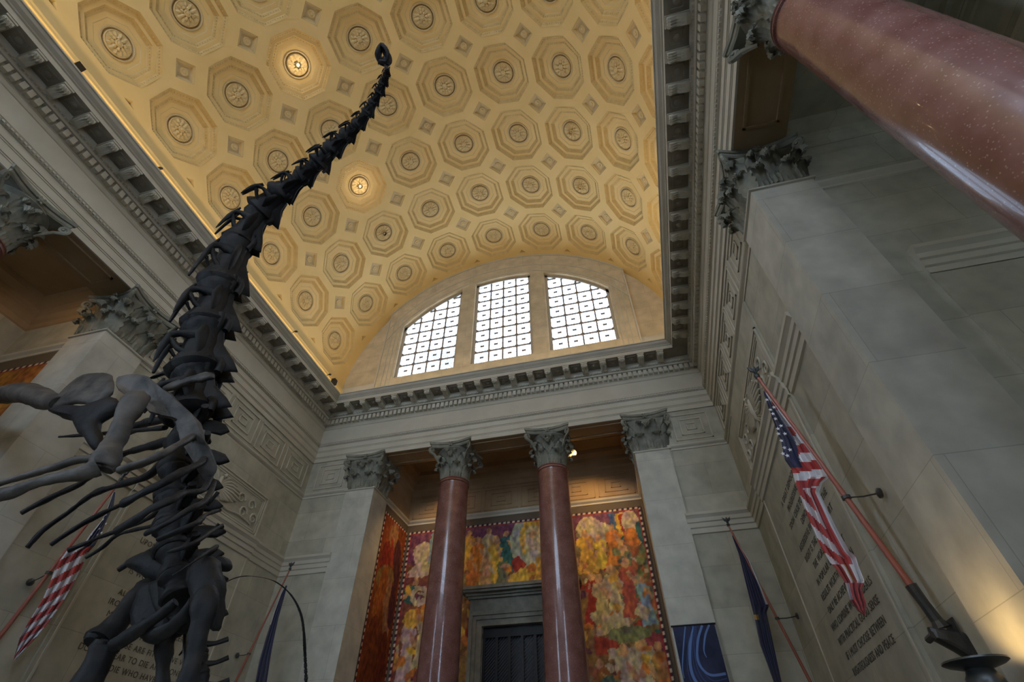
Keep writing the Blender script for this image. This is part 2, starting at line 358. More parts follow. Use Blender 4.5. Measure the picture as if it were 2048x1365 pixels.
# windows: three lights, frame + grille + glass
def window(x0, x1, y, name):
    root = MB(); f = 0.17
    head = lambda x, dr=0.0: WZC + sqrt((WR + 0.16 - dr) ** 2 - x * x)
    n = 14; yo = 0.07
    # frame
    root.box(x0, x0 + f, y - yo, y + yo, SILL, head(x0 + f), FRAMEM); root.box(x1 - f, x1, y - yo, y + yo, SILL, head(x1 - f), FRAMEM)
    root.box(x0, x1, y - yo, y + yo, SILL - 0.02, SILL + 0.17, GRILL)
    for k in range(n):
        xa = x0 + (x1 - x0) * k / n; xb = x0 + (x1 - x0) * (k + 1) / n
        for yy in (y - yo, y + yo): root.quad((xa, yy, head(xa, f)), (xb, yy, head(xb, f)), (xb, yy, head(xb)), (xa, yy, head(xa)), FRAMEM)
        root.quad((xa, y - yo, head(xa, f)), (xb, y - yo, head(xb, f)), (xb, y + yo, head(xb, f)), (xa, y + yo, head(xa, f)), FRAMEM)
    o = struct(root.build(name))
    g = MB(); ncol = 4; gx0, gx1 = x0 + f, x1 - f; cw = (gx1 - gx0) / ncol; rh = 0.88; z0 = SILL + 0.17
    b = 0.042
    zt = lambda x: head(x, f)
    for c in range(1, ncol):
        x = gx0 + c * cw; g.box(x - b, x + b, y - 0.03, y + 0.03, z0, zt(x), GRILL)
    def clipx(z):
        r = WR - 0.01; q = z - WZC
        h = sqrt(max(r * r - q * q, 0)) if q < r else 0
        return max(gx0, -h), min(gx1, h)
    for r in range(0, 9):
        z = z0 + r * rh; a, c2 = clipx(z)
        if r and c2 - a > 0.1 and z < max(zt(gx0), zt(gx1), zt((gx0 + gx1) / 2)): g.box(a, c2, y - 0.03, y + 0.03, z - b, z + b, GRILL)
        for c in range(ncol + 1):
            x = gx0 + c * cw
            if r and zt(x) > z + 0.1: # bosses where the bars cross
                g.add([(x - .14, y - .04, z), (x, y - .04, z - .14), (x + .14, y - .04, z), (x, y - .04, z + .14), (x, y - .07, z)], [(0, 1, 4), (1, 2, 4), (2, 3, 4), (3, 0, 4), (0, 3, 2, 1)], GRILL)
            if c < ncol:
                xc = x + cw / 2; zc = z + rh / 2
                if zt(xc) > zc + 0.1 and zt(x) > zc and zt(x + cw) > zc:
                    g.box(xc - .11, xc + .11, y - .035, y + .0, zc - .05, zc + .05, GRILL)
                    tt = 0.011
                    for dx, dz in ((cw / 2, 0), (0, rh / 2), (cw / 2, rh / 2), (cw / 2, -rh / 2)):
                        if zt(xc + dx) < zc + abs(dz) or zt(xc - dx) < zc + abs(dz): continue
                        L = sqrt(dx * dx + dz * dz); nx, nzz = -dz / L * tt, dx / L * tt
                        g.add([(xc - dx + nx, y - .02, zc - dz + nzz), (xc - dx - nx, y - .02, zc - dz - nzz), (xc + dx - nx, y - .02, zc + dz - nzz), (xc + dx + nx, y - .02, zc + dz + nzz),
                               (xc - dx + nx, y - .008, zc - dz + nzz), (xc - dx - nx, y - .008, zc - dz - nzz), (xc + dx - nx, y - .008, zc + dz - nzz), (xc + dx + nx, y - .008, zc + dz + nzz)],
                              [(0, 1, 2, 3), (4, 7, 6, 5), (0, 3, 7, 4), (1, 5, 6, 2)], GRILL)
    g.build('grille', o)
    p = MB()
    for k in range(n):
        xa = gx0 + (gx1 - gx0) * k / n; xb = gx0 + (gx1 - gx0) * (k + 1) / n
        p.quad((xa, y + .02, z0), (xb, y + .02, z0), (xb, y + .02, zt(xb)), (xa, y + .02, zt(xa)), GLASS)
    p.build('glass', o)
    return o
k = 1
for yy in (19.30, YB - 0.55):
    for (a, b, _) in OPEN: window(a, b, yy, 'window_%d' % k); k += 1

# ------------------------------------------------------------------ entablature ring
def ringsweep(m, prof, mt, x=9.7, y0=YB + 0.05, y1=18.85):
    for k in range(len(prof) - 1):
        (d0, z0), (d1, z1) = prof[k], prof[k + 1]
        A = [(-x + d0, y0 + d0, z0), (x - d0, y0 + d0, z0), (x - d0, y1 - d0, z0), (-x + d0, y1 - d0, z0)]
        B = [(-x + d1, y0 + d1, z1), (x - d1, y0 + d1, z1), (x - d1, y1 - d1, z1), (-x + d1, y1 - d1, z1)]
        for j in range(4): m.quad(A[j], A[(j + 1) % 4], B[(j + 1) % 4], B[j], mt)
ent = MB()
ringsweep(ent, [(-0.06, ZA), (0, ZA), (0, 14.74), (0.02, 14.75), (0.02, 14.79), (0.045, 14.80), (0.045, 15.06), (0.065, 15.07), (0.065, 15.11), (0.09, 15.12), (0.09, 15.36),
                (0.13, 15.38), (0.19, 15.47), (0.21, 15.49), (0.21, 15.55), (0.03, 15.58), (0.03, 16.42)], TRIM)
ringsweep(ent, [(0.03, 16.42), (0.06, 16.44), (0.11, 16.55), (0.13, 16.56), (0.13, 16.62), (0.15, 16.60), (0.15, 16.90), (0.32, 16.92), (0.34, 16.98), (0.42, 17.06), (0.42, 17.27)], TRIM)
ringsweep(ent, [(0.42, 17.27), (1.10, 17.27)], TRIMD)  # soffit shade carried by the darker stone colour
ringsweep(ent, [(1.10, 17.27), (1.10, 17.45), (1.14, 17.47), (1.16, 17.50), (1.26, 17.57), (1.31, 17.65), (1.35, 17.66), (1.35, 17.72), (0.40, 17.85), (0.32, 17.95)], TRIM)
# small bead rows: under the frieze moulding and dentils
def along(step, a, b):
    n = int(round((b - a) / step)); return [a + (b - a) * (i + .5) / n for i in range(n)]
for p in along(0.235, -16.0, 18.6):
    for s in (-1, 1):
        xa, xb = s * (9.7 - 0.15), s * (9.7 - 0.30)
        if p > -7: ent.box(min(xa, xb), max(xa, xb), p - .078, p + .078, 16.62, 16.88, TRIM)
for p in along(0.235, -9.45, 9.45): ent.box(p - .078, p + .078, 18.85 - .30, 18.85 - .15, 16.62, 16.88, TRIM)
for p in along(0.13, -7.0, 18.6):
    for s in (-1, 1):
        xa, xb = s * (9.7 - 0.36), s * (9.7 - 0.43)
        ent.box(min(xa, xb), max(xa, xb), p - .04, p + .04, 17.0, 17.07, TRIM)
        xa, xb = s * (9.7 - 0.12), s * (9.7 - 0.19)
        ent.box(min(xa, xb), max(xa, xb), p - .04, p + .04, 15.40, 15.46, TRIM)
for p in along(0.13, -9.3, 9.3):
    ent.box(p - .04, p + .04, 18.85 - .43, 18.85 - .36, 17.0, 17.07, TRIM); ent.box(p - .04, p + .04, 18.85 - .19, 18.85 - .12, 15.40, 15.46, TRIM)
ento = struct(ent.build('trim_1'))
# modillion brackets, scrolled; local: u along wall, outwards = +x
mo = MB()
def modil(mb):
    prof = [(0.42, 17.04), (0.55, 17.01), (0.70, 17.05), (0.80, 17.12), (0.88, 17.10), (0.97, 17.06), (1.04, 17.10), (1.05, 17.18), (1.02, 17.27)]
    h = .13
    for (hw, k) in ((.13, 0), ):
        vs = []
        for d, z in prof: vs += [(d, -hw, z), (d, hw, z)]
        fs = [(2 * i, 2 * i + 1, 2 * i + 3, 2 * i + 2) for i in range(len(prof) - 1)]
        n = len(prof)
        vs += [(0.42, -hw, 17.27), (0.42, hw, 17.27)]
        fs.append(tuple([2 * i for i in range(n)] + [2 * n])); fs.append(tuple([2 * i + 1 for i in range(n)][::-1] + [2 * n + 1]))
        mb.add(vs, fs, TRIM)
    mb.box(0.42, 1.08, -.16, .16, 17.20, 17.275, TRIM)
    mb.tube([(0.98, -.14, 17.12), (0.98, .14, 17.12)], .055, TRIM, 8)
    mb.tube([(0.5, -.14, 17.08), (0.5, .14, 17.08)], .045, TRIM, 8)
    for y in (-.07, 0, .07): mb.tube([(0.6, y, 17.03), (0.8, y, 17.10), (0.95, y, 17.05), (1.06, y, 17.13)], .02, TRIM, 5)
modil(mo); proto = mo.build('modillion', ento)
sr = MB()  # coffered soffit square with a rosette
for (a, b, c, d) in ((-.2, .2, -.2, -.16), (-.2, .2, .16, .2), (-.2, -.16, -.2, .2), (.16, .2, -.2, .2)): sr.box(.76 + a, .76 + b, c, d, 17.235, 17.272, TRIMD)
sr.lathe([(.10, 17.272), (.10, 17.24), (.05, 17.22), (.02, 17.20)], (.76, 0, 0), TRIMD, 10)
rproto = sr.build('soffit_rosette', ento)
first = True
def place(pr, x, y, rz):
    global first
    o = pr.copy(); C.objects.link(o); o.parent = ento; o.location = (x, y, 0); o.rotation_euler = (0, 0, rz)
st = 0.89
for i in range(26):
    y = 17.30 - 0.45 - st * i
    for s in (-1, 1):
        place(proto, s * 9.7, y, pi if s > 0 else 0)
        place(rproto, s * 9.7, y - st / 2, pi if s > 0 else 0)
for i in range(19):
    x = -8.01 + st * i; place(proto, x, 18.85, -pi / 2)
    if i < 18: place(rproto, x + st / 2, 18.85, -pi / 2)
proto.location = (-9.7, 17.30 + 0.44 - 0.0, 0); rproto.location = (-9.7, 17.30, 0)
proto.location.y = 17.74
# cove plinth behind the cornice
m = MB()
PL = [(0.32, 17.85), (0.32, 18.98), (0.34, 19.0), (0.34, 19.06), (0.31, 19.08), (0.31, 19.24), (0.28, 19.28), (-0.05, 19.30)]
for s in (-1, 1): mould(m, (s * 9.7, YB), (s * 9.7, 19.0), (-s, 0), PL, PLAST)
struct(m.build('trim_2'))

# ------------------------------------------------------------------ barrel vault with coffers
def bend(u, v, w, th=0.0): # u along arc, v along hall, w outward
    r = RS + w; a = th + u / RS
    return (r * sin(a), v, r * cos(a))
arc = DTH * RS; HU, HV = arc / 2, SPC / 2
ceil = MB()
A_ = 0.435; B_ = A_ * math.tan(pi / 8); D_ = 0.165
def cell(mb, th, y):
    def P(u, v): return bend(u * arc, y + v * SPC, 0, th)
    def strip(pa, pb, pc, pd, n):
        for i in range(n):
            f = lambda p, q, t: (p[0] + (q[0] - p[0]) * t, p[1] + (q[1] - p[1]) * t)
            mb.quad(P(*f(pa, pb, i / n)), P(*f(pa, pb, (i + 1) / n)), P(*f(pd, pc, (i + 1) / n)), P(*f(pd, pc, i / n)), PLAST)
    h = 0.5
    for sx in (-1, 1):
        strip((sx * A_, -B_), (sx * A_, B_), (sx * h, h - D_), (sx * h, -(h - D_)), 1)
        strip((-B_, sx * A_), (B_, sx * A_), (h - D_, sx * h), (-(h - D_), sx * h), 6)
        for sy in (-1, 1): strip((sx * A_, sy * B_), (sx * B_, sy * A_), (sx * (h - D_), sy * h), (sx * h, sy * (h - D_)), 2)
NJ = 7
ths = [-(pi / 2 - TH0) + DTH * i for i in range(9)]   # measured from the crown, left negative
off = pi / 2 - (TH0 + 4 * DTH)
ths = [t + 0.0 for t in ths]
for i in range(9):
    for j in range(NJ): cell(ceil, ths[i], YV - SPC * (j + .5))
yl = YV - SPC * NJ
t_lo, t_hi = ths[0] - DTH / 2, ths[8] + DTH / 2
for k in range(60):                                   # plain rear part
    a = t_lo + (t_hi - t_lo) * k / 60; b = t_lo + (t_hi - t_lo) * (k + 1) / 60
    ceil.quad(bend(0, yl, 0, a), bend(0, yl, 0, b), bend(0, YB - .4, 0, b), bend(0, YB - .4, 0, a), PLAST)
for (a0, a1) in ((-pi / 2 - 0.02, t_lo), (t_hi, pi / 2 + 0.02)):
    for k in range(5):
        a = a0 + (a1 - a0) * k / 5; b = a0 + (a1 - a0) * (k + 1) / 5
        ceil.quad(bend(0, 19.3, 0, a), bend(0, 19.3, 0, b), bend(0, YB - .4, 0, b), bend(0, YB - .4, 0, a), PLAST)
for k in range(60):                                   # end rib
    a = t_lo + (t_hi - t_lo) * k / 60; b = t_lo + (t_hi - t_lo) * (k + 1) / 60
    ceil.quad(bend(0, 19.3, 0, a), bend(0, 19.3, 0, b), bend(0, YV, 0, b), bend(0, YV, 0, a), PLAST)
# half diamonds closed at the grid's borders
ceil.v = [(x, y, z + ZC) for x, y, z in ceil.v]
def halfdi(cx, cy, th, du, dv):
    P = lambda u, v, w: tuple(Vector(bend(u * arc, v * SPC, w, th)) + Vector((0, 0, ZC)))
    if dv: pts = [(cx - D_, cy), (cx + D_, cy), (cx, cy + dv * D_)]
    else: pts = [(cx, cy - D_), (cx, cy + D_), (cx + du * D_, cy)]
    g = (sum(p[0] for p in pts) / 3, sum(p[1] for p in pts) / 3)
    inn = [(g[0] + (p[0] - g[0]) * .45, g[1] + (p[1] - g[1]) * .45) for p in pts]
    for a in range(3):
        b = (a + 1) % 3
        ceil.quad(P(*pts[a], 0), P(*pts[b], 0), P(*inn[b], 0), P(*inn[a], 0), PLAST)
        ceil.quad(P(*inn[a], 0), P(*inn[b], 0), P(g[0], g[1], .12), P(g[0], g[1], .12), OCHRE)
for i in range(10):
    t0 = ths[0] + DTH * (i - .5)
    if 0 < i < 9: halfdi(0, YV / SPC, t0, 0, -1)
for j in range(1, NJ):
    y = (YV - SPC * j) / SPC
    halfdi(0, y, t_lo, 1, 0); halfdi(0, y, t_hi, -1, 0)
def corner(th, y, su, sv):
    P = lambda u, v: tuple(Vector(bend(u * arc, v * SPC, 0, th)) + Vector((0, 0, ZC)))
    ceil.add([P(0, y), P(su * D_, y), P(0, y + sv * D_)], [(0, 1, 2)], PLAST)
corner(t_lo, YV / SPC, 1, -1); corner(t_hi, YV / SPC, -1, -1)
for i in range(1, 9): # rear border triangles
    t0 = ths[0] + DTH * (i - .5); halfdi(0, yl / SPC, t0, 0, 1)
corner(t_lo, yl / SPC, 1, 1); corner(t_hi, yl / SPC, -1, 1)
ceilo = struct(ceil.build('ceiling'))
# outer shell keeps daylight out of the coffers
sh = MB()
for k in range(40):
    a = -pi / 2 - .05 + (pi + .1) * k / 40; b = -pi / 2 - .05 + (pi + .1) * (k + 1) / 40
    q = [(10.75 * sin(t), y, ZC + 10.75 * cos(t)) for t, y in ((a, 19.6), (b, 19.6), (b, YB - .9), (a, YB - .9))]
    sh.quad(*q, TRIMD)
for y0, y1 in ((19.57, 19.6), (YB - .9, YB - .87)):
    for s in (-1, 1): sh.box(min(s * 6.6, s * 10.8), max(s * 6.6, s * 10.8), y0, y1, 15.95, 30, TRIMD)
    sh.box(-6.6, 6.6, y0, y1, 15.95, 19.5, TRIMD)
sh.build('roof_shell', ceilo)
# octagonal coffer (centre at crown, bent)
co = MB()
def octv(k, w):
    a = A_ * k; pts = []
    for e in range(8):
        t = pi / 8 + e * pi / 4; r = a / cos(pi / 8); pts.append(bend(r * cos(t) * arc, r * sin(t) * SPC, w))
    return pts
steps = [(1.0, 0, None), (0.965, .045, OCHRE), (0.90, .135, OCHRE), (0.90, .15, PLASTG), (0.80, .155, PLAST), (0.785, .19, OCHRE), (0.70, .265, OCHRE), (0.69, .28, PLASTG), (0.56, .285, PLAST), (0.545, .30, PLASTG)]
for a in range(len(steps) - 1): co.rings([octv(steps[a][0], steps[a][1]), octv(steps[a + 1][0], steps[a + 1][1])], steps[a + 1][2], False, False)
# from octagon to the round frame of the rosette
def cir(r, w, n=32, off=0): return [bend(r * cos(2 * pi * (e + off) / n), r * sin(2 * pi * (e + off) / n), w) for e in range(n)]
o8 = octv(.545, .30); c32 = cir(.60, .305)
base = len(co.v); co.v += [tuple(p) for p in o8] + [tuple(p) for p in c32]; kk = co.mi(PLAST)
for e in range(8):
    i0 = base + e; i1 = base + (e + 1) % 8
    js = [base + 8 + (2 + e * 4 + q) % 32 for q in range(5)]
    co.f.append((i0, i1, js[4], js[3], js[2], js[1], js[0])); co.m.append(kk)
co.rings([cir(.60, .305), cir(.575, .27), cir(.53, .275), cir(.515, .33), cir(.50, .39)], PLASTG, False, False)
co.rings([cir(.50, .39), cir(.01, .39)], ROSM, False, True)
# egg and dart beads round the outer and inner step
for e in range(8):
    t0 = pi / 8 + e * pi / 4; t1 = t0 + pi / 4
    for (k_, w_, n_, s_) in ((.935, .08, 9, .034), (.745, .22, 7, .026)):
        r = A_ * k_ / cos(pi / 8)
        p0 = (r * cos(t0) * arc, r * sin(t0) * SPC); p1 = (r * cos(t1) * arc, r * sin(t1) * SPC)
        for q in range(n_):
            f = (q + .5) / n_; u = p0[0] + (p1[0] - p0[0]) * f; v = p0[1] + (p1[1] - p0[1]) * f
            c0 = bend(u, v, w_); co.add([(c0[0] + s_, c0[1], c0[2]), (c0[0], c0[1] + s_, c0[2]), (c0[0] - s_, c0[1], c0[2]), (c0[0], c0[1] - s_, c0[2]), (c0[0], c0[1], c0[2] - .04)],
                                     [(0, 1, 4), (1, 2, 4), (2, 3, 4), (3, 0, 4)], PLASTG)
cmesh = co.build('octagonal_coffer', ceilo)
ro = MB()
def petal_ring(n, r0, r1, w0, amp, mt):
    for e in range(n):
        t = 2 * pi * e / n; hw = pi / n * .92
        def Q(r, a, w): return bend(r * cos(a), r * sin(a), w)
        mid = (r0 + r1) / 2
        vs = [Q(r0, t, w0), Q(mid, t - hw, w0 + .02), Q(mid, t, w0 - amp), Q(mid, t + hw, w0 + .02), Q(r1 * .93, t - hw * .8, w0 + .03), Q(r1, t, w0 + .0), Q(r1 * .93, t + hw * .8, w0 + .03)]
        ro.add(vs, [(0, 1, 2), (0, 2, 3), (1, 4, 5, 2), (2, 5, 6, 3)], mt)
ro.rings([cir(.46, .39), cir(.46, .28), cir(.43, .25), cir(.42, .27)], ROSM, True, False)
ro.rings([cir(.42, .27), cir(.1, .26)], ROSM, False, True)
petal_ring(12, .14, .42, .245, .04, ROSM); petal_ring(8, .10, .27, .215, .045, ROSM)
ro.rings([cir(.13, .26, 12), cir(.13, .20, 12), cir(.10, .17, 12), cir(.075, .185, 12), cir(.07, .17, 12), cir(.03, .15, 12)], ROSM, False, True)
rmesh = ro.build('rosette', cmesh)
di = MB()
def dia(k, w):
    pts = []
    for e in range(4):
        t = e * pi / 2; pts.append(bend(D_ * k * cos(t) * arc, D_ * k * sin(t) * SPC, w))
    return pts
for (k0, w0), (k1, w1), mt in (((1, 0), (.93, .03), OCHRE), ((.93, .03), (.80, .05), PLASTG), ((.80, .05), (.74, .10), OCHRE), ((.74, .10), (.60, .12), PLASTG)):
    di.rings([dia(k0, w0), dia(k1, w1)], mt, False, False)
di.rings([dia(.60, .12), dia(.01, .12)], PLASTG, False, True)
di.rings([cir(.17, .13, 12), cir(.16, .09, 12), cir(.12, .085, 12), cir(.10, .10, 12), cir(.06, .10, 12), cir(.05, .07, 12), cir(.01, .065, 12)], ROSM, False, True)
dmesh = di.build('diamond_coffer', ceilo)
LAMPS = {(2, 4): 1, (2, 2): 1, (2, 1): 0, (6, 2): 2, (6, 1): 2}
lamp_t = {1: 'small bright recessed lamp glowing', 0: 'dark unlit recessed lamp hole', 2: 'small dim orange recessed lamp'}
for i in range(9):
    for j in range(NJ):
        firstc = (i == 0 and j == 0)
        c = cmesh if firstc else cmesh.copy(); r = rmesh if firstc else rmesh.copy()
        if not firstc: C.objects.link(c); C.objects.link(r); c.parent = ceilo; r.parent = c
        c.location = (0, YV - SPC * (j + .5), ZC); c.rotation_euler = (0, ths[i], 0)
        if i and j:
            d = dmesh if (i == 1 and j == 1) else dmesh.copy()
            if not (i == 1 and j == 1): C.objects.link(d); d.parent = ceilo
            d.location = (0, YV - SPC * j, ZC); d.rotation_euler = (0, ths[i] - DTH / 2, 0)
        if (i, j) in LAMPS:
            kd = LAMPS[(i, j)]; L = MB()
            L.lathe([(.11, -.03), (.11, .02), (.085, .02), (.085, .10)], (0, 0, 0), OCHRE if kd == 2 else BLACK, 16, False, False)
            L.lathe([(.085, .06), (.02, .05)], (0, 0, 0), {1: BULB, 0: BLACK, 2: BULBR}[kd], 16, True, True)
            e = L.build('recessed_lamp'); th = ths[i]; rr = RS + .13
            e.location = (rr * sin(th), YV - SPC * (j + .5), ZC + rr * cos(th)); e.rotation_euler = (0, th, 0)
            lab = {(2, 4): 'bright recessed lamp glowing in a vault rosette, just left of the skull', (2, 2): 'bright recessed lamp glowing in a vault rosette, lower than the other glowing one',
                   (2, 1): 'dark unlit recessed lamp hole in a vault rosette', (6, 2): 'small orange rimmed recessed lamp in a vault rosette, upper of two near the right cornice',
                   (6, 1): 'small orange rimmed recessed lamp in a vault rosette, lower of two near the right cornice'}[(i, j)]
            tag(e, lab, 'ceiling lamp')
            if kd == 1:
                l = bpy.data.lights.new('downlight', 'POINT'); l.energy = 16; l.color = (1, .75, .45); l.shadow_soft_size = .07
                lo = bpy.data.objects.new('downlight', l); C.objects.link(lo); r2 = RS - .05; lo.location = (r2 * sin(th), YV - SPC * (j + .5), ZC + r2 * cos(th))

# ------------------------------------------------------------------ porticoes behind the side colonnades
def portico(s, name):
    m = MB(); X = lambda a, b: (min(s * a, s * b), max(s * a, s * b))
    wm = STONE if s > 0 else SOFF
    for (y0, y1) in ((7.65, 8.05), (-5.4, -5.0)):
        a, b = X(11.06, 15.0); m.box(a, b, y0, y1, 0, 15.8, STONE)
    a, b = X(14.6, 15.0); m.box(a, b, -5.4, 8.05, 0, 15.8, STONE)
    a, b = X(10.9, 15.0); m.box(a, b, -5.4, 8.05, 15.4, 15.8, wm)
    a, b = X(9.755, 11.1); m.box(a, b, -5.4, 8.05, ZA, 15.9, SOFF)      # beam over the columns, soffit shade put into its brown colour, framed panel
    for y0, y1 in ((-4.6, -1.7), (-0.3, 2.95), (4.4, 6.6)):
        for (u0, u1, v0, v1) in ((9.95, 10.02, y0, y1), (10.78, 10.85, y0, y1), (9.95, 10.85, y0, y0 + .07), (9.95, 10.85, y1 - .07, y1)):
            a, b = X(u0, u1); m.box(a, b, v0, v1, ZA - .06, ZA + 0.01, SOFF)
    mould(m, (s * 11.1, 7.65), (s * 14.6, 7.65), (0, -1), INNER, TRIM); mould(m, (s * 11.1, 7.65), (s * 14.6, 7.65), (0, -1), TOPM, wm)
    mould(m, (s * 14.6, -5), (s * 14.6, 7.65), (-s, 0), INNER, TRIM); mould(m, (s * 14.6, -5), (s * 14.6, 7.65), (-s, 0), TOPM, wm)
    if s > 0:
        mould(m, (s * 11.75, 7.65), (s * 14.6, 7.65), (0, -1), BAND, TRIM)
        m.box(11.75, 14.6, 7.60, 7.66, 0, 9.1, STONE)
    for x in (12.0, 13.1, 14.2) if s < 0 else ():
        for y in (0, 3.5): pass
    # ceiling beams and sunk panels
    for y in (-3.2, 0.2, 3.6):
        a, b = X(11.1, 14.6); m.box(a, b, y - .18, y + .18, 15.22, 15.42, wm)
    return struct(m.build(name))
portico(-1, 'wall_portico_left'); portico(1, 'wall_portico_right')
# niche ceiling and beam over the niche columns
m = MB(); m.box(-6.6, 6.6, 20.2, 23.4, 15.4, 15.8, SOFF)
m.box(-7.4, 7.4, 18.905, 20.15, ZA, 15.9, SOFF); m.box(-6, 6, 19.1, 19.15, ZA - .05, ZA + .01, SOFF); m.box(-6, 6, 19.85, 19.9, ZA - .05, ZA + .01, SOFF)  # beam underside darkened by its colour in place of shade
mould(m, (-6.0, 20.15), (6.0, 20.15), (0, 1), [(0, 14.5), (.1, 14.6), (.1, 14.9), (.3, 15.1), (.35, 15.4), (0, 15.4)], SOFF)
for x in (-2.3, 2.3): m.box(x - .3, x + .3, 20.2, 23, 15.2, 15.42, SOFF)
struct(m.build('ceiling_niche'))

# ------------------------------------------------------------------ Corinthian capitals
def leaf_mesh():
    m = MB(); ns, ntt = 16, 8; F = []; Bk = []
    cl = [(0.015, 0), (0.03, .16), (0.045, .34), (0.06, .52), (0.085, .70), (0.13, .85), (0.20, .95), (0.27, .985), (0.33, .95), (0.345, .87), (.33, .82)]
    for i in range(ns + 1):
        s = i / ns; q = s * (len(cl) - 1); k = min(int(q), len(cl) - 2); f = q - k
        x = cl[k][0] * (1 - f) + cl[k + 1][0] * f; z = cl[k][1] * (1 - f) + cl[k + 1][1] * f
        w = 0.5 * (0.80 + .25 * sin(min(s, .6) / .6 * pi)) * (1 if s < .6 else max(.28, 1 - (s - .6) * 1.9)) * (1 - .20 * (i % 3 == 0) * (0 < i))
        fr, bk = [], []
        for j in range(ntt + 1):
            t = -1 + 2 * j / ntt; ridge = (.028 if j % 2 == 0 else -.022) * (1 - s * .4)
            xx = x + ridge - .05 * t * t * (1 - s) - .07 * t * t * s
            fr.append((xx, t * w, z - .02 * abs(t) * s)); bk.append((xx - .05, t * w * .94, z - .02 * abs(t) * s - (0.05 if s > .7 else 0)))
        F.append(fr + bk[::-1])
    m.rings(F, CAPM); return m
leafm = leaf_mesh()
LEAF = {}
def capital_bell(hx, hy, round_, parent, zc, c, r=0.62):
    """bell + abacus as one part; leaves and volutes are sub-parts. c = centre (x, y)"""
    m = MB(); z0 = zc
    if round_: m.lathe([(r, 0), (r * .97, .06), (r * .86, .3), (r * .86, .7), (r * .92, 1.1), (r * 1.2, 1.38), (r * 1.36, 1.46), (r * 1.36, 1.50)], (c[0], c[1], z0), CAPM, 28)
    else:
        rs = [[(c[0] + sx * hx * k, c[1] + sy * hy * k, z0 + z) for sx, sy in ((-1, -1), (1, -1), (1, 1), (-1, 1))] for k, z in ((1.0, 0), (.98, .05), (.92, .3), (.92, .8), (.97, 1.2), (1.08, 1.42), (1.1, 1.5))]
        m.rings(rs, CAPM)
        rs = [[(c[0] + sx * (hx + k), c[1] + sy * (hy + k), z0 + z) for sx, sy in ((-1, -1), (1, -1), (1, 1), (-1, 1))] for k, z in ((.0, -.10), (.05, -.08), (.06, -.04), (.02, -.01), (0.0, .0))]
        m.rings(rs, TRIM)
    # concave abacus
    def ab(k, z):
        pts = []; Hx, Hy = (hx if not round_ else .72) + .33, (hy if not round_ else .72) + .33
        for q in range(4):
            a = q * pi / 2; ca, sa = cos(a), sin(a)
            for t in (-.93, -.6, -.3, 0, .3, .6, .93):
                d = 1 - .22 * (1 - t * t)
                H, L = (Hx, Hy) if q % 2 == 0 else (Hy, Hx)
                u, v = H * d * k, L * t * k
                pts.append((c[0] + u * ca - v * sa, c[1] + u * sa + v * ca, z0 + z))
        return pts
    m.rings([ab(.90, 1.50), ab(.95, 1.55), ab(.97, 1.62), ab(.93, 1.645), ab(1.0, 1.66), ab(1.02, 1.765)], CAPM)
    return m.build('capital', parent)
def add_leaf(parent, c, pos, ang, w, h, name='acanthus_leaf'):
    key = name
    if key not in LEAF:
        if name == 'volute':
            v = MB(); P = []; Rr = []
            for i in range(22):
                t = i / 21; a = 1.3 * 2 * pi * t; rr = .15 * (1 - .75 * t)
                P.append((.17 + rr * sin(a) * 1.0, 0, -.03 - .15 + .15 - rr * cos(a) + .0)); Rr.append(.05 - .02 * t)
            P = [(-.25, 0, -.62), (-.12, 0, -.42), (.02, 0, -.24)] + P; Rr = [.03, .04, .05] + Rr
            v.tube(P, Rr, CAPM, 6, flat=1.5); v.tube([(.17, -.07, -.05), (.17, .07, -.05)], .035, CAPM, 6)
            LEAF[key] = v.build(name)
        elif name == 'fleuron':
            v = MB()
            for k in range(6):
                a = k * pi / 3; v.tube([(0, 0, 0), (.05, .06 * cos(a), .06 * sin(a)), (.09, .13 * cos(a), .13 * sin(a))], [.03, .045, .02], CAPM, 6)
            v.lathe([(.05, 0), (.055, .05), (.03, .11)], (0.0, 0, 0), CAPM, 8, axis='x')
            LEAF[key] = v.build(name)
        else: LEAF[key] = leafm.build(name, smooth_=True)
        o = LEAF[key]
    else: o = LEAF[key].copy(); C.objects.link(o)
    o.parent = parent; o.location = pos; o.rotation_euler = (0, 0, ang); o.scale = ((.52 + .62 * h) * 1.12 if name == 'acanthus_leaf' else 1, w if name == 'acanthus_leaf' else 1, h if name == 'acanthus_leaf' else 1)
    return o
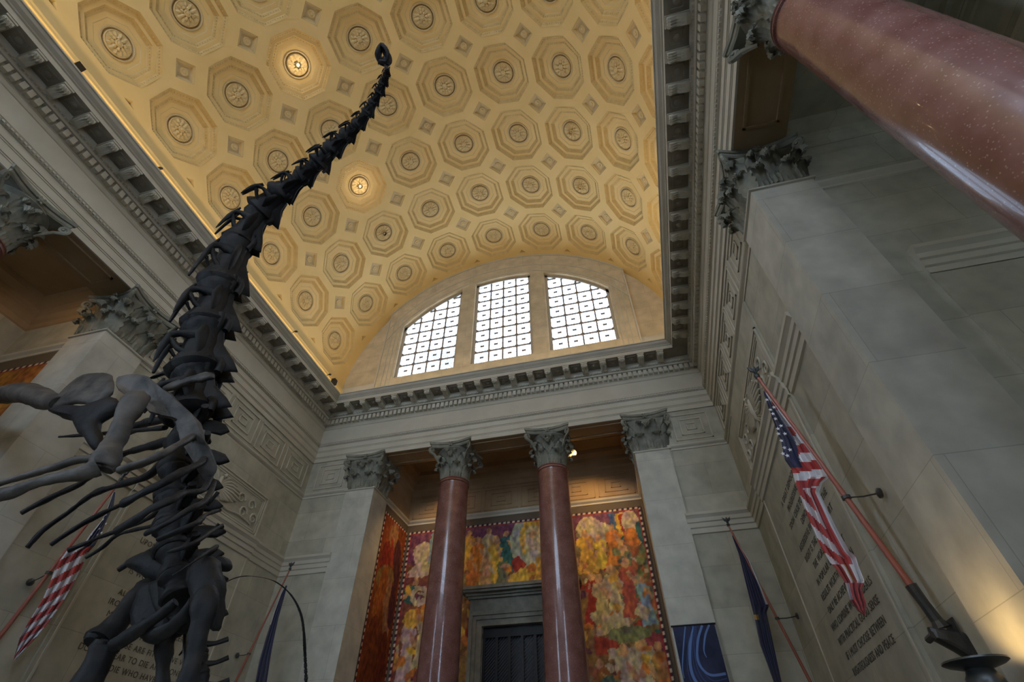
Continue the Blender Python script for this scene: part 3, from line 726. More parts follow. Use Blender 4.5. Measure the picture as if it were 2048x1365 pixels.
def dress(cap, c, zc, hx, hy, round_, skip=()):
    if round_:
        for k in range(8): a = k * pi / 4 + pi / 8; add_leaf(cap, c, (c[0] + .60 * cos(a), c[1] + .60 * sin(a), zc), a, .50, .72)
        for k in range(8): a = k * pi / 4; add_leaf(cap, c, (c[0] + .57 * cos(a), c[1] + .57 * sin(a), zc + .12), a, .50, 1.08)
        for k in range(8): a = k * pi / 4 + (pi / 8 if k % 2 else -pi / 8) * .45 + 0; add_leaf(cap, c, (c[0] + .58 * cos(a + pi / 8), c[1] + .58 * sin(a + pi / 8), zc + .62), a + pi / 8, .34, .76)
    else:
        for q, (nx, ny) in enumerate(((1, 0), (0, 1), (-1, 0), (0, -1))):
            if q in skip: continue
            ang = q * pi / 2; H, L = (hx, hy) if q % 2 == 0 else (hy, hx)
            for t in (-.36, .36): add_leaf(cap, c, (c[0] + nx * (H - .02) - ny * t, c[1] + ny * (H - .02) + nx * t, zc), ang, .58, .72)
            add_leaf(cap, c, (c[0] + nx * (H - .03), c[1] + ny * (H - .03), zc + .12), ang, .58, 1.08)
            for t in (-.30, .30): add_leaf(cap, c, (c[0] + nx * (H - .03) - ny * t, c[1] + ny * (H - .03) + nx * t, zc + .62), ang, .36, .74)
        for q, (sx, sy) in enumerate(((1, 1), (-1, 1), (-1, -1), (1, -1))):
            ang = pi / 4 + q * pi / 2
            if q in skip and (q + 1) % 4 in skip: continue
            add_leaf(cap, c, (c[0] + sx * (hx - .06), c[1] + sy * (hy - .06), zc + .10), ang, .5, 1.08)
            add_leaf(cap, c, (c[0] + sx * (hx - .06), c[1] + sy * (hy - .06), zc), ang, .5, .66)
    Hx = (.72 if round_ else hx) + .33; Hy = (.72 if round_ else hy) + .33
    for q, (sx, sy) in enumerate(((1, 1), (-1, 1), (-1, -1), (1, -1))):
        add_leaf(cap, c, (c[0] + sx * (Hx - .27), c[1] + sy * (Hy - .27), zc + 1.40), pi / 4 + q * pi / 2, 1, 1, 'volute')
    for q, (nx, ny) in enumerate(((1, 0), (0, 1), (-1, 0), (0, -1))):
        if q in skip: continue
        H = (Hx if q % 2 == 0 else Hy) * .79
        add_leaf(cap, c, (c[0] + nx * H, c[1] + ny * H, zc + 1.60), q * pi / 2, 1, 1, 'fleuron')
def column(x, y, label, group):
    e = empty('column', (x, y, 0)); tag(e, label, 'column', group)
    m = MB(); rs = [(.95, 0), (.95, .35), (1.0, .4), (1.0, .55), (.82, .6), (.86, .72), (.77, .8)]
    m.lathe(rs, (0, 0, 0), STONE2, 40); m.build('base', e, True)
    m = MB(); pr = []
    for i in range(15):
        t = i / 14; pr.append((.775 - .125 * t ** 1.6, .8 + (12.58 - .8) * t))
    pr += [(.655, 12.62), (.70, 12.64), (.70, 12.70), (.665, 12.74), (.70, 12.76), (.69, 12.80), (.64, 12.80)]
    m.lathe(pr, (0, 0, 0), GRAN, 56); m.build('shaft', e, True)
    cp = capital_bell(0, 0, True, e, 12.78, (0, 0)); dress(cp, (0, 0), 12.78, 0, 0, True)
    return e
column(-2.32, 19.55, 'red granite column with carved grey capital, the one nearer the blue-clad painted figure on the left of the niche', None)['label'] = 'red granite column before the niche window, nearer the orange side mural'
column(2.32, 19.55, 'red granite column before the niche window, nearer the blue swirled banner', None)
column(10.4, 3.67, 'huge speckled red granite column looming overhead beside the dark portico', None)
column(-10.4, 3.67, 'column of the opposite portico, only its grey capital edging into the picture above the orange recess', None)['label'] = 'column with only its grey capital in view above the dark orange portico recess'
def pilaster(x0, x1, y0, y1, label, skip):
    cx, cy = (x0 + x1) / 2, (y0 + y1) / 2; hx, hy = (x1 - x0) / 2, (y1 - y0) / 2
    e = empty('pilaster', (cx, cy, 0)); tag(e, label, 'pilaster')
    m = MB(); m.box(-hx, hx, -hy, hy, 0, ZN - .08, STONE2); m.build('shaft', e)
    cp = capital_bell(hx, hy, False, e, ZN, (0, 0)); dress(cp, (0, 0), ZN, hx, hy, False, skip)
pilaster(-7.42, -5.98, 18.80, 20.22, 'pale square pilaster at the niche corner beside the orange side mural', (2,))
pilaster(5.98, 7.42, 18.80, 20.22, 'pale square pilaster above the blue swirled banner', (0,))
pilaster(9.62, 11.05, PY0, PY1, 'large bluish pale square pilaster beside the striped flag and the looming granite column', (0, 1))
pilaster(-11.05, -9.62, PY0, PY1, 'pale square pilaster behind the skeleton forelimbs beside an orange mural', (2, 1))

# ------------------------------------------------------------------ painted murals (generic painterly patches), drawn on a grid
def mural_mat(name):
    m = mat(name, (.5, .3, .2), .75); t = m.node_tree; b = t.nodes['Principled BSDF']
    a = t.nodes.new('ShaderNodeVertexColor'); a.layer_name = 'paint'
    n = t.nodes.new('ShaderNodeTexNoise'); n.inputs['Scale'].default_value = 4.5; n.inputs['Detail'].default_value = 6; g = t.nodes.new('ShaderNodeNewGeometry')
    r = t.nodes.new('ShaderNodeValToRGB'); r.color_ramp.elements[0].color = (.55, .55, .6, 1); r.color_ramp.elements[1].color = (1.10, 1.02, .92, 1); r.color_ramp.elements[0].position = .3; r.color_ramp.elements[1].position = .7
    x = t.nodes.new('ShaderNodeMix'); x.data_type = 'RGBA'; x.blend_type = 'MULTIPLY'; x.inputs[0].default_value = 1
    t.links.new(g.outputs['Position'], n.inputs['Vector']); t.links.new(n.outputs['Fac'], r.inputs['Fac'])
    t.links.new(a.outputs['Color'], x.inputs[6]); t.links.new(r.outputs['Color'], x.inputs[7]); t.links.new(x.outputs[2], b.inputs['Base Color'])
    return m
MUR = mural_mat('painted_canvas')
def hash2(i, j): 
    v = sin(i * 127.1 + j * 311.7) * 43758.5453; return v - math.floor(v)
def vnoise(x, y):
    i, j = math.floor(x), math.floor(y); f, g = x - i, y - j; f = f * f * (3 - 2 * f); g = g * g * (3 - 2 * g)
    return (hash2(i, j) * (1 - f) + hash2(i + 1, j) * f) * (1 - g) + (hash2(i, j + 1) * (1 - f) + hash2(i + 1, j + 1) * f) * g
def paint_panel(name, org, du, w, h, shapes, bg, label, dv=(0, 0, 1), border=True, res=0.042, hole=None):
    """org = lower-left corner; shapes = (kind, cx, cy, rx, ry, tilt, colour) in metres from org"""
    nu, nv = int(w / res), int(h / res); O = Vector(org); U = Vector(du); V = Vector(dv); vs = []; cols = []
    prep = [(k, cx, cy, rx, ry, cos(tl), sin(tl), c) for k, cx, cy, rx, ry, tl, c in shapes]
    for j in range(nv + 1):
        for i in range(nu + 1):
            u, v = w * i / nu, h * j / nv; vs.append(tuple(O + U * u + V * v)); 
            du_, dv_ = u + .10 * (vnoise(u * 3, v * 3) - .5) + .10 * (vnoise(u * 8, v * 8) - .5), v + .10 * (vnoise(u * 3 + 9, v * 3) - .5) + .10 * (vnoise(u * 8 + 5, v * 8) - .5)
            c = bg(du_, dv_)
            for k, cx, cy, rx, ry, ct, st_, col in prep:
                a, b = du_ - cx, dv_ - cy
                if abs(a) > rx + ry or abs(b) > rx + ry: continue
                p, q = (a * ct + b * st_) / rx, (-a * st_ + b * ct) / ry
                if (k == 'e' and p * p + q * q < 1) or (k == 'r' and abs(p) < 1 and abs(q) < 1) or (k == 't' and -1 < q < 1 and abs(p) < .25 + .375 * (1 - q)):
                    f = .85 + .3 * vnoise(u * 7 + cx, v * 2.5); c = (col[0] * f, col[1] * f, col[2] * f)
            g_ = .62 + .76 * vnoise(u * 11 + 3, v * 6.5); h_ = vnoise(u * 5 + 31, v * 4 + 17)
            c = (c[0] * g_ * (.9 + .3 * h_), c[1] * g_ * (.75 + .5 * h_), c[2] * g_ * (1.05 - .35 * h_))
            if border:
                e = min(u, w - u, h - v)
                if e < .09:
                    along_ = v if min(u, w - u) < h - v else u
                    c = (.75, .66, .50) if (int(along_ / .125) % 2 == 0 and e > .015) else (.06, .03, .05)
                elif e < .14: c = (.42, .03, .02)
            cols.append(c)
    fs = [(j * (nu + 1) + i, j * (nu + 1) + i + 1, (j + 1) * (nu + 1) + i + 1, (j + 1) * (nu + 1) + i) for j in range(nv) for i in range(nu) if not (hole and hole[0] < w * (i + .5) / nu < hole[1] and h * (j + .5) / nv < hole[2])]
    me = bpy.data.meshes.new(name); me.from_pydata(vs, [], fs); me.materials.append(MUR)
    at_ = me.color_attributes.new('paint', 'FLOAT_COLOR', 'POINT')
    at_.data.foreach_set('color', [q for c in cols for q in (c[0], c[1], c[2], 1)])
    o = bpy.data.objects.new(name, me); C.objects.link(o)
    # stretcher frame behind the canvas gives it thickness
    fr = MB(); N = U.cross(V).normalized(); T = lambda p: tuple(O + U * p[0] + V * p[2] - N * p[1])
    [fr.box(*q, BROWNF, T) for q in (((-.02, w + .02, .012, .05, -.02, h + .02),) if not hole else ((-.02, hole[0], .012, .05, -.02, h + .02), (hole[1], w + .02, .012, .05, -.02, h + .02), (hole[0], hole[1], .012, .05, hole[2], h + .02)))]; fr.build('stretcher', o)
    return tag(o, label, 'mural')
BROWNF = mat('brown_wall_margin', (.13, .10, .065), .8)
CR, OR_, YE_, RE, PU, TE, GR, BL, FL, LB, BRN = (.62, .52, .36), (.66, .24, .05), (.75, .46, .08), (.42, .05, .03), (.17, .055, .085), (.05, .17, .17), (.22, .24, .12), (.08, .16, .34), (.62, .36, .19), (.25, .40, .50), (.22, .10, .04)
def person(x, z, h, robe, head=FL, lean=0, wd=.17):
    return [('t', x, z + h * .40, h * wd, h * .42, lean, robe), ('e', x - lean * h * .4, z + h * .70, h * wd * .85, h * .16, 0, robe), ('e', x - lean * h * .5, z + h * .91, h * .075, h * .09, 0, head), ('e', x + h * .1, z + h * .62, h * .045, h * .16, .5, head)]
# big mural on the niche's back wall; u from x=-5.88, v from z=5.2 (its visible upper part is 7 m tall)
MX0, MZ0, MW, MH = -5.88, 2.6, 11.76, 9.66
sh_ = []
def Z(z): return z - MZ0
def X_(x): return x - MX0
sh_ += [('e', X_(-4.9), Z(11.0), .55, .75, .5, CR), ('e', X_(-5.0), Z(10.3), .7, .35, .1, CR), ('r', X_(-4.4), Z(11.4), .25, .9, 0, LB), ('e', X_(-4.9), Z(9.15), .48, .45, 0, CR), ('e', X_(-4.9), Z(9.15), .20, .20, 0, TE), ('e', X_(-5.3), Z(9.2), .45, .35, 0, TE)]
sh_ += person(-5.2, 5.9, 2.6, (.62, .48, .44)) + person(-4.6, 6.3, 2.5, CR) + person(-5.4, 3.0, 2.7, (.45, .05, .03)) + person(-4.75, 2.9, 3.2, (.03, .14, .22)) + [('e', X_(-5.1), Z(8.2), .5, .35, .3, YE_), ('e', X_(-4.6), Z(8.4), .4, .4, .3, OR_)]
for p_ in (sh_[6:22],): pass
def pers(x, z, h, robe, **k): return [(a, X_(b), Z(c), d, e, f, g) for a, b, c, d, e, f, g in person(x, z, h, robe, **k)]
sh_ = [q for q in sh_ if q[1] > -.5 and q[0] in 'ert']
sh_ = [('e', X_(-4.9), Z(11.0), .55, .75, .5, CR), ('e', X_(-5.0), Z(10.3), .7, .35, .1, CR), ('r', X_(-4.4), Z(11.4), .25, .9, 0, LB), ('e', X_(-5.3), Z(9.2), .55, .4, 0, TE), ('e', X_(-4.9), Z(9.15), .48, .45, 0, CR), ('e', X_(-4.9), Z(9.15), .20, .20, 0, PU)]
sh_ += pers(-5.2, 5.7, 2.6, (.62, .48, .44)) + pers(-4.5, 6.2, 2.5, CR) + pers(-5.5, 2.7, 2.9, RE) + pers(-4.8, 2.6, 3.2, (.03, .14, .22)) + [('e', X_(-5.1), Z(8.2), .5, .35, .3, YE_), ('e', X_(-4.5), Z(8.4), .4, .4, .3, OR_)]
# centre band over the door: warm crowd, pale seated group, yellow ground
for i, (x, z, h, c) in enumerate(((-2.6, 10.1, 1.9, YE_), (-2.1, 9.6, 2.0, OR_), (-1.6, 10.0, 2.0, CR), (-1.2, 9.5, 2.1, YE_), (-0.7, 9.9, 1.9, TE), (-2.4, 9.3, 1.5, OR_), (-1.7, 9.2, 1.6, FL), (-0.9, 9.2, 1.4, GR))): sh_ += pers(x, z, h, c, wd=.22)
sh_ += [('e', X_(.55), Z(11.2), 1.05, 1.5, 0, (.42, .46, .36)), ('e', X_(.6), Z(11.2), .62, 1.15, 0, YE_), ('e', X_(.6), Z(11.1), .40, .85, 0, CR), ('e', X_(.6), Z(11.5), .16, .18, 0, FL), ('e', X_(.6), Z(10.2), .60, .5, 0, (.55, .55, .48)), ('e', X_(-.1), Z(10.1), .28, .42, .6, RE), ('e', X_(1.3), Z(10.1), .28, .42, -.6, RE), ('e', X_(.55), Z(9.45), 1.1, .55, 0, YE_), ('e', X_(1.6), Z(11.6), .4, .7, .2, TE)]
# right part: stacked groups of robed people, foliage, white suits
sh_ += [('e', X_(3.35), Z(11.5), .6, .5, .2, CR), ('e', X_(3.9), Z(11.2), .55, .5, 0, (.55, .50, .36)), ('r', X_(4.75), Z(11.45), .32, .55, .1, YE_), ('r', X_(4.5), Z(11.5), .14, .6, .1, BL), ('r', X_(4.98), Z(11.4), .13, .5, .1, RE), ('e', X_(5.35), Z(11.3), .42, .85, .15, CR), ('e', X_(5.25), Z(10.85), .38, .42, 0, OR_), ('e', X_(5.7), Z(11.0), .2, .6, 0, TE)]
sh_ += pers(3.1, 9.5, 1.9, YE_, wd=.25) + pers(3.75, 9.6, 1.5, (.72, .56, .08), wd=.25) + pers(4.4, 9.7, 1.8, OR_, wd=.25) + pers(4.75, 9.3, 1.5, FL)
for i in range(70):
    sh_.append(('e', X_(4.3 + 1.5 * hash2(i, 3)), Z(7.4 + 2.9 * hash2(i, 7)), .10 + .12 * hash2(i, 1), .10 + .10 * hash2(i, 2), i, ((.22, .24, .10), (.30, .32, .16), (.45, .16, .06), (.14, .18, .12))[i % 4]))
sh_ += pers(3.2, 7.5, 2.0, RE, wd=.22) + pers(3.5, 7.1, 2.3, (.58, .44, .24)) + pers(4.1, 7.2, 2.5, (.60, .50, .30), wd=.2) + pers(4.75, 7.6, 2.4, (.48, .12, .07)) + pers(5.35, 7.3, 1.9, LB)
sh_ += [('r', X_(5.15), Z(7.75), .28, .22, -.5, CR), ('r', X_(3.5), Z(6.65), .45, .32, 0, (.45, .07, .04)), ('r', X_(5.4), Z(6.6), .5, .35, 0, (.36, .07, .10)), ('e', X_(4.5), Z(7.0), .9, .3, 0, GR), ('r', X_(4.4), Z(6.3), .9, .2, 0, (.5, .42, .30))]
sh_ += pers(3.15, 4.2, 2.0, (.34, .14, .05), wd=.22) + pers(4.15, 4.0, 2.7, (.60, .52, .36)) + pers(4.85, 4.0, 2.8, (.64, .56, .40)) + pers(5.5, 4.6, 2.1, (.50, .26, .09)) + [('e', X_(3.4), Z(5.2), .42, .42, 0, (.10, .18, .17)), ('r', X_(5.3), Z(4.5), .35, .4, 0, RE), ('e', X_(5.75), Z(4.6), .25, .6, .3, TE), ('r', X_(4.4), Z(3.5), 1.5, .35, 0, (.45, .33, .22)), ('r', X_(4.6), Z(2.9), 1.4, .25, 0, (.24, .36, .32))]
sh_ += pers(2.9, 3.9, 1.5, OR_)
_pal = [OR_, YE_, (.50, .20, .07), CR, FL, RE, (.30, .26, .12), (.44, .30, .10), TE, PU, (.35, .42, .38), BRN]
def dabs(n, w, h, seed, pal):
    return [('e', w * hash2(i, seed), h * hash2(i, seed + 1), .05 + .16 * hash2(i, seed + 2), .06 + .22 * hash2(i, seed + 3), 3 * hash2(i, seed + 4), pal[int(hash2(i, seed + 5) * len(pal)) % len(pal)]) for i in range(n)]
sh_ = dabs(420, MW, MH - .9, 11, _pal) + sh_ + dabs(120, MW, MH - 2, 41, [OR_, YE_, CR, (.50, .20, .07), FL])
def bgm(u, v):
    x, z = u + MX0, v + MZ0; n = vnoise(u * 1.3, v * 1.3)
    if z > 10.6: a, b = (.17, .05, .10), (.27, .11, .20)
    elif x > 2.4: a, b = (.36, .16, .06), (.24, .20, .10)
    elif x > -2.9 and z < 9.9: a, b = (.44, .30, .09), (.25, .24, .13)
    else: a, b = (.17, .04, .07), (.36, .15, .06)
    if x > -2.9 and x < 2.9 and z < 9: a, b = (.36, .22, .07), (.32, .13, .05)
    return tuple(a[k] * (1 - n) + b[k] * n for k in range(3))
paint_panel('mural', (MX0, 22.93, MZ0), (1, 0, 0), MW, MH, sh_, bgm, 'large painted mural of robed figures across the niche back wall around the window', hole=(5.88 - 2.34, 5.88 + 2.34, 9.0 - MZ0))
# side murals (orange), left flank of the niche and in the left portico
def bgo(u, v):
    n = vnoise(u * 1.5, v * .9); a, b = (.17, .035, .012), (.34, .10, .02)
    return tuple(a[k] * (1 - n) + b[k] * n for k in range(3))
def col_shapes(w):
    s = [('e', w * .45, 8.9, .42, .9, -.2, FL), ('e', w * .3, 7.6, .5, .9, 0, RE), ('e', w * .75, 7.9, .4, 1.1, .2, PU), ('e', w * .40, 6.9, .9, .55, .4, (.45, .33, .12)), ('e', w * .65, 5.9, .45, 1.3, .25, FL), ('e', w * .30, 5.9, .40, 1.6, -.2, OR_), ('e', w * .8, 6.0, .3, .9, .1, PU)]
    s = [(k, a, b, c, d, t, (q[0] * .62, q[1] * .55, q[2] * .55)) for k, a, b, c, d, t, q in s]
    s += [('e', w * .35, 3.9, .6, 1.5, .1, (.22, .05, .015)), ('e', w * .7, 3.6, .4, 1.4, -.1, (.16, .03, .01)), ('e', w * .5, 8.2, .15, .6, .3, RE)]
    return s
paint_panel('mural', (-5.99, 20.30, MZ0), (0, 1, 0), 2.65, MH, col_shapes(2.65), bgo, 'narrow dark orange mural on the flank of the niche', border=True)
def bgo2(u, v):
    n = vnoise(u * .8, v * .7); a, b = (.42, .12, .02), (.36, .19, .05)
    return tuple(a[k] * (1 - n) + b[k] * n for k in range(3))
paint_panel('mural', (-14.5, 7.58, MZ0), (1, 0, 0), 3.35, 9.50, [('e', 2.6, 8.2, .9, .5, .3, (.5, .25, .05)), ('e', 1.5, 6.6, .8, .9, .3, (.40, .20, .06)), ('e', 2.7, 5.2, .5, 1.2, .3, (.5, .16, .03))], bgo2, 'orange mural with a dashed border behind the skeleton forelimb in the dark portico')
m = MB()   # brown margin round the murals
m.box(-6.04, 6.04, 22.985, 23.0, 9, 12.6, BROWNF); m.box(-6.04, -2.3, 22.985, 23.0, 0, 9, BROWNF); m.box(2.3, 6.04, 22.985, 23.0, 0, 9, BROWNF); m.box(-6.05, -6.035, 20.2, 23.0, 0, 12.6, BROWNF); m.box(6.035, 6.05, 20.2, 23.0, 0, 12.6, BROWNF); m.box(-14.6, -11.0, 7.63, 7.65, 0, 12.6, BROWNF)
struct(m.build('trim_3'))

# ------------------------------------------------------------------ niche window with stone casing and lattice
m = MB(); CAS = noise_mat('weathered_casing_stone', (.17, .17, .14), (.24, .235, .19), 3)
for s in (-1, 1):
    for (a, b, d) in ((1.75, 2.0, .16), (2.0, 2.16, .22), (2.16, 2.32, .27)): m.box(min(s * a, s * b), max(s * a, s * b), 22.95 - d, 22.95, 0, 7.63 + (a - 1.75), CAS)
for (a, b, d) in ((7.63, 7.88, .16), (7.88, 8.04, .22), (8.04, 8.2, .27)): m.box(-1.75 - (b - 7.63), 1.75 + (b - 7.63), 22.95 - d, 22.95, a, b, CAS)
m.box(-2.32, 2.32, 22.78, 22.95, 8.2, 8.72, CAS)
for (a, b, d, w_) in ((8.72, 8.82, .28, 2.42), (8.82, 8.92, .38, 2.5), (8.92, 9.02, .58, 2.66), (9.02, 9.16, .66, 2.75)): m.box(-w_, w_, 22.95 - d, 22.95, a, b, CAS)
cas = m.build('window_7'); struct(cas)
m = MB(); m.box(-1.75, 1.75, 23.02, 23.12, 7.35, 7.63, BLACK)
for x in (-1.68, -1.12, -.56, 0, .56, 1.12, 1.68): m.box(x - .06, x + .06, 22.98, 23.08, 0, 7.5, BLACK)
for z in (3.1, 5.0, 7.3): m.box(-1.75, 1.75, 22.97, 23.07, z - .09, z + .09, BLACK)
m.build('bars', cas)
m = MB(); LAT = mat('lattice_metal', (.17, .18, .20), .45, .2)
for k in range(-40, 60):
    for sg in (-1, 1):
        x0 = -1.75 + k * .13; a, b = (x0, 2.6), (x0 + sg * 5.0, 7.6)
        # clip to opening
        t0, t1 = 0.0, 1.0; dx = b[0] - a[0]
        lo, hi = (-1.75 - a[0]) / dx, (1.75 - a[0]) / dx
        if lo > hi: lo, hi = hi, lo
        t0, t1 = max(t0, lo), min(t1, hi)
        if t1 - t0 < .02: continue
        p = (a[0] + dx * t0, 2.6 + 5 * t0); q = (a[0] + dx * t1, 2.6 + 5 * t1); e_ = .009
        m.add([(p[0] - e_, 23.04, p[1] + e_), (p[0] + e_, 23.04, p[1] - e_), (q[0] + e_, 23.04, q[1] - e_), (q[0] - e_, 23.04, q[1] + e_), (p[0], 23.025, p[1]), (q[0], 23.025, q[1])], [(0, 1, 4), (1, 2, 5, 4), (2, 3, 5), (3, 0, 4, 5), (0, 3, 2, 1)], LAT)
m.build('lattice', cas)
m = MB(); m.box(-1.8, 1.8, 23.14, 23.2, 0, 7.7, mat('dark_window_glass', (.02, .022, .03), .3)); m.build('glass', cas)

# ------------------------------------------------------------------ blue banner on the right pilaster
def ribbon(mb, pts, wid, y, mt):
    P, Rr = smooth([Vector((p[0], 0, p[1])) for p in pts], wid, 10)
    for i in range(len(P) - 1):
        a, b = P[i], P[i + 1]; t = (b - a).normalized(); n = Vector((-t.z, 0, t.x))
        q = [a + n * Rr[i], a - n * Rr[i], b - n * Rr[i + 1], b + n * Rr[i + 1]]
        mb.quad(*[(v.x, y, v.z) for v in q], mt)
BN = noise_mat('dark_blue_banner', (.026, .030, .060), (.042, .046, .090), 2.0); BN2 = mat('light_blue_swirl', (.12, .20, .42), .7); BN3 = mat('mid_blue_swirl', (.045, .07, .17), .7)
e = empty('banner', (6.7, 18.74, 3.0)); tag(e, 'dark blue banner with light blue swirls hanging on the pilaster below the limestone', 'banner')
m = MB(); m.box(6.05 - 6.7, 7.36 - 6.7, -.03, .01, -.9, 3.11, BN); m.build('cloth', e)
m = MB()
for off_, wd, mt in ((0, .045, BN2), (.11, .012, BN3), (.19, .018, BN3), (.31, .012, BN3), (-.1, .012, BN3)):
    m = MB(); ribbon(m, [(.0 + off_ * .3, 3.08), (-.22 + off_ * .6, 2.6), (-.36 + off_, 2.0 + off_ * .4), (-.30 + off_, 1.6 + off_ * .7), (-.05 + off_ * .6, 1.33 + off_), (.3, 1.28 + off_), (.62, 1.33 + off_)], [wd] * 7, -.036, mt); m.build('swirl', e)
m = MB(); ribbon(m, [(.28, 3.09), (.05, 2.7), (-.10, 2.2), (-.02, 1.9), (.2, 1.74), (.62, 1.76)], [.035] * 6, -.038, BN2)
m.build('swirl', e); m = MB(); ribbon(m, [(.50, 3.09), (.3, 2.8), (.15, 2.4), (.18, 2.2)], [.03, .03, .02, .01], -.038, BN2)
m.build('swirl', e); m = MB(); ribbon(m, [(-.25, 3.09), (-.42, 2.6), (-.6, 2.0), (-.62, 1.7)], [.02, .02, .015, .01], -.038, BN2)
m.build('swirl', e)
m = MB(); m.tube([(-.70, -.02, 3.12), (.70, -.02, 3.12)], .03, BLACK); m.build('hanging_rod', e)

# ------------------------------------------------------------------ flags on leaning poles
RED, WHT, NAVY = mat('red_flag_cloth', (.40, .025, .02), .8), mat('white_flag_cloth', (.62, .60, .60), .8), mat('navy_flag_cloth', (.018, .02, .07), .8)
GOLD = mat('gold_fringe', (.55, .33, .10), .5)
for mm in (RED, WHT, NAVY): mm.node_tree.nodes['Principled BSDF'].inputs['Sheen Weight'].default_value = .2
def interp(pts, py):
    for a, b in zip(pts, pts[1:]):
        if a[1] <= py <= b[1]:
            t = (py - a[1]) / max(b[1] - a[1], 1e-6); return a[0] + (b[0] - a[0]) * t
    return pts[-1][0] if py > pts[-1][1] else pts[0][0]
def drape(name, parent, L, R, Y, paint, nr=120, nc=30, amp=.07, folds=3.0, mats=None):
    """cloth hanging from L/R silhouettes traced in the hall at distance Y, folded in depth"""
    m = MB(); y0, y1 = L[0][1], L[-1][1]; G = []
    for i in range(nr + 1):
        py = y0 + (y1 - y0) * i / nr; xl, xr = interp(L, py), interp(R, py); row = []
        for j in range(nc + 1):
            a = j / nc; dd = amp * sin(a * folds * 2 * pi + i * .05) * min(1, i / 8) * min(1, (xr - xl) / 25)
            row.append(at(xl + (xr - xl) * a, py, Y + dd))
        G.append(row)
    vs = [tuple(p) for r in G for p in r]; n = nc + 1
    bk = [(p[0], p[1] + .012, p[2]) for p in vs]
    for i in range(nr):
        py = y0 + (y1 - y0) * (i + .5) / nr
        for j in range(nc):
            q = (i * n + j, i * n + j + 1, (i + 1) * n + j + 1, (i + 1) * n + j)
            mt = paint((j + .5) / nc, py)
            m.add([vs[k] for k in q], [(0, 1, 2, 3)], mt); m.add([bk[k] for k in q], [(3, 2, 1, 0)], mt)
    o = m.build(name, None); 
    o.parent = parent; o.matrix_parent_inverse = Matrix.Translation(-parent.location)
    return o
def stars(parent, pts, Y, r=.045):
    for x, y in pts:
        m = MB(); c = at(x, y, Y); vs = [tuple(c)]
        for k in range(10):
            a = k * pi / 5 + pi / 2; rr = r if k % 2 == 0 else r * .42; vs.append((c.x + rr * cos(a), c.y, c.z + rr * sin(a)))
        m.add(vs, [(0, 1 + k, 1 + (k + 1) % 10) for k in range(10)], WHT)
        o = m.build('star'); o.parent = parent
def flagpole(base, tip, label, arm_t, arm_wall, rad=.055):
    b, t = Vector(base), Vector(tip); e = empty('flag', b); tag(e, label, 'flag'); d = t - b; n = d.normalized()
    m = MB(); m.tube([n * .45, d], [rad, rad * .62], POLE, 12); m.build('pole', e, True)
    m = MB(); s = 1 if base[0] > 0 else -1
    m.tube([(0, 0, 0), n * .1, n * .35, n * .62], [.13, .085, .075, .085], BRONZE, 10)       # socket
    m.plate([(.30 * s, -.02, -.10), (-.20 * s, -.02, .02), (-.22 * s, -.02, -.12), (0, -.02, -.30), (.16 * s, -.02, -.46), (.30 * s, -.02, -.48)], (0, .20, 0), BRONZE)
    m.tube([(-.2 * s, -.1, -.10), (-.22 * s, .1, -.12)], .05, BRONZE, 8)
    m.box(.12 if s > 0 else -.14, .14 if s > 0 else -.12, -.16, .16, -.55, .10, BRONZE); m.build('wall_bracket', e)
    m = MB()
    m.tube([d - n * .02, d + n * .04], [rad * 1.0, rad * 1.1], BRONZE, 8)
    m.lathe([(.02, 0), (.06, .05), (.03, .09), (.045, .12)], tuple(d), BRONZE, 8)
    for q in (-1, 1):  # small spread-eagle finial
        m.plate([d + Vector((0, 0, .12)), d + Vector((q * .10, 0, .18)), d + Vector((q * .13, 0, .30)), d + Vector((q * .06, 0, .26)), d + Vector((0, 0, .20))], (0, .05, 0), BRONZE)
    m.tube([d + Vector((0, 0, .10)), d + Vector((0, -.01, .20)), d + Vector((0, -.03, .28))], [.03, .05, .02], BRONZE, 8)
    m.build('finial', e)
    p = b + d * arm_t; w = Vector(arm_wall); m = MB()
    m.tube([p - b, (p - b) * .5 + (w - b) * .5 + Vector((0, 0, -.02)), w - b], .014, BRONZE, 6); m.lathe([(rad * 1.4, -.03), (rad * 1.4, .03)], tuple(p - b), BRONZE, 10)
    c = w - b; m.lathe([(.03, -.05 * s), (.09, -.02 * s), (.09, .02 * s)], tuple(c), BRONZE, 10, axis='x')
    m.build('stay_rod', e)
    return e
f1 = flagpole((9.55, 9.5, 3.62), (8.62, 9.4, 8.62), 'large striped flag with starry blue corner on a copper pole beside the bluish pilaster', .42, (9.66, 9.35, 5.69))
LUS = [(1527, 783), (1537, 815), (1550, 850), (1562, 880), (1570, 920), (1584, 940), (1592, 970), (1605, 1005), (1620, 1045), (1640, 1090), (1660, 1125), (1672, 1137), (1690, 1165), (1700, 1200), (1715, 1222), (1728, 1230)]
RUS = [(1530, 783), (1560, 822), (1600, 872), (1640, 922), (1661, 953), (1645, 966), (1638, 985), (1650, 1010), (1672, 1055), (1700, 1105), (1712, 1115), (1718, 1135), (1729, 1163), (1723, 1180), (1733, 1210), (1731, 1230)]
def us_paint(a, y):
    if y < 935 and a < .62 - max(0, (y - 880) / 200): return NAVY
    if y < 975:
        if a > .90: return WHT
        return RED if int((y - 845 + a * 10) / 17) % 2 == 1 else WHT
    if y < 1130:
        if a > .80: return WHT
        if a > .58: return RED
        if a > .50 and y < 1060: return WHT
        k = (y - 960 - a * 75) / 29.0
        return RED if int(math.floor(k)) % 2 == 0 else WHT
    if y < 1165: return RED if a < .3 else (GOLD if .42 < a < .5 else (WHT if a > .62 or .3 < a < .42 else RED))
    return WHT if a < .22 and y < 1200 else RED
cl = drape('cloth', f1, LUS, RUS, 9.40, us_paint)
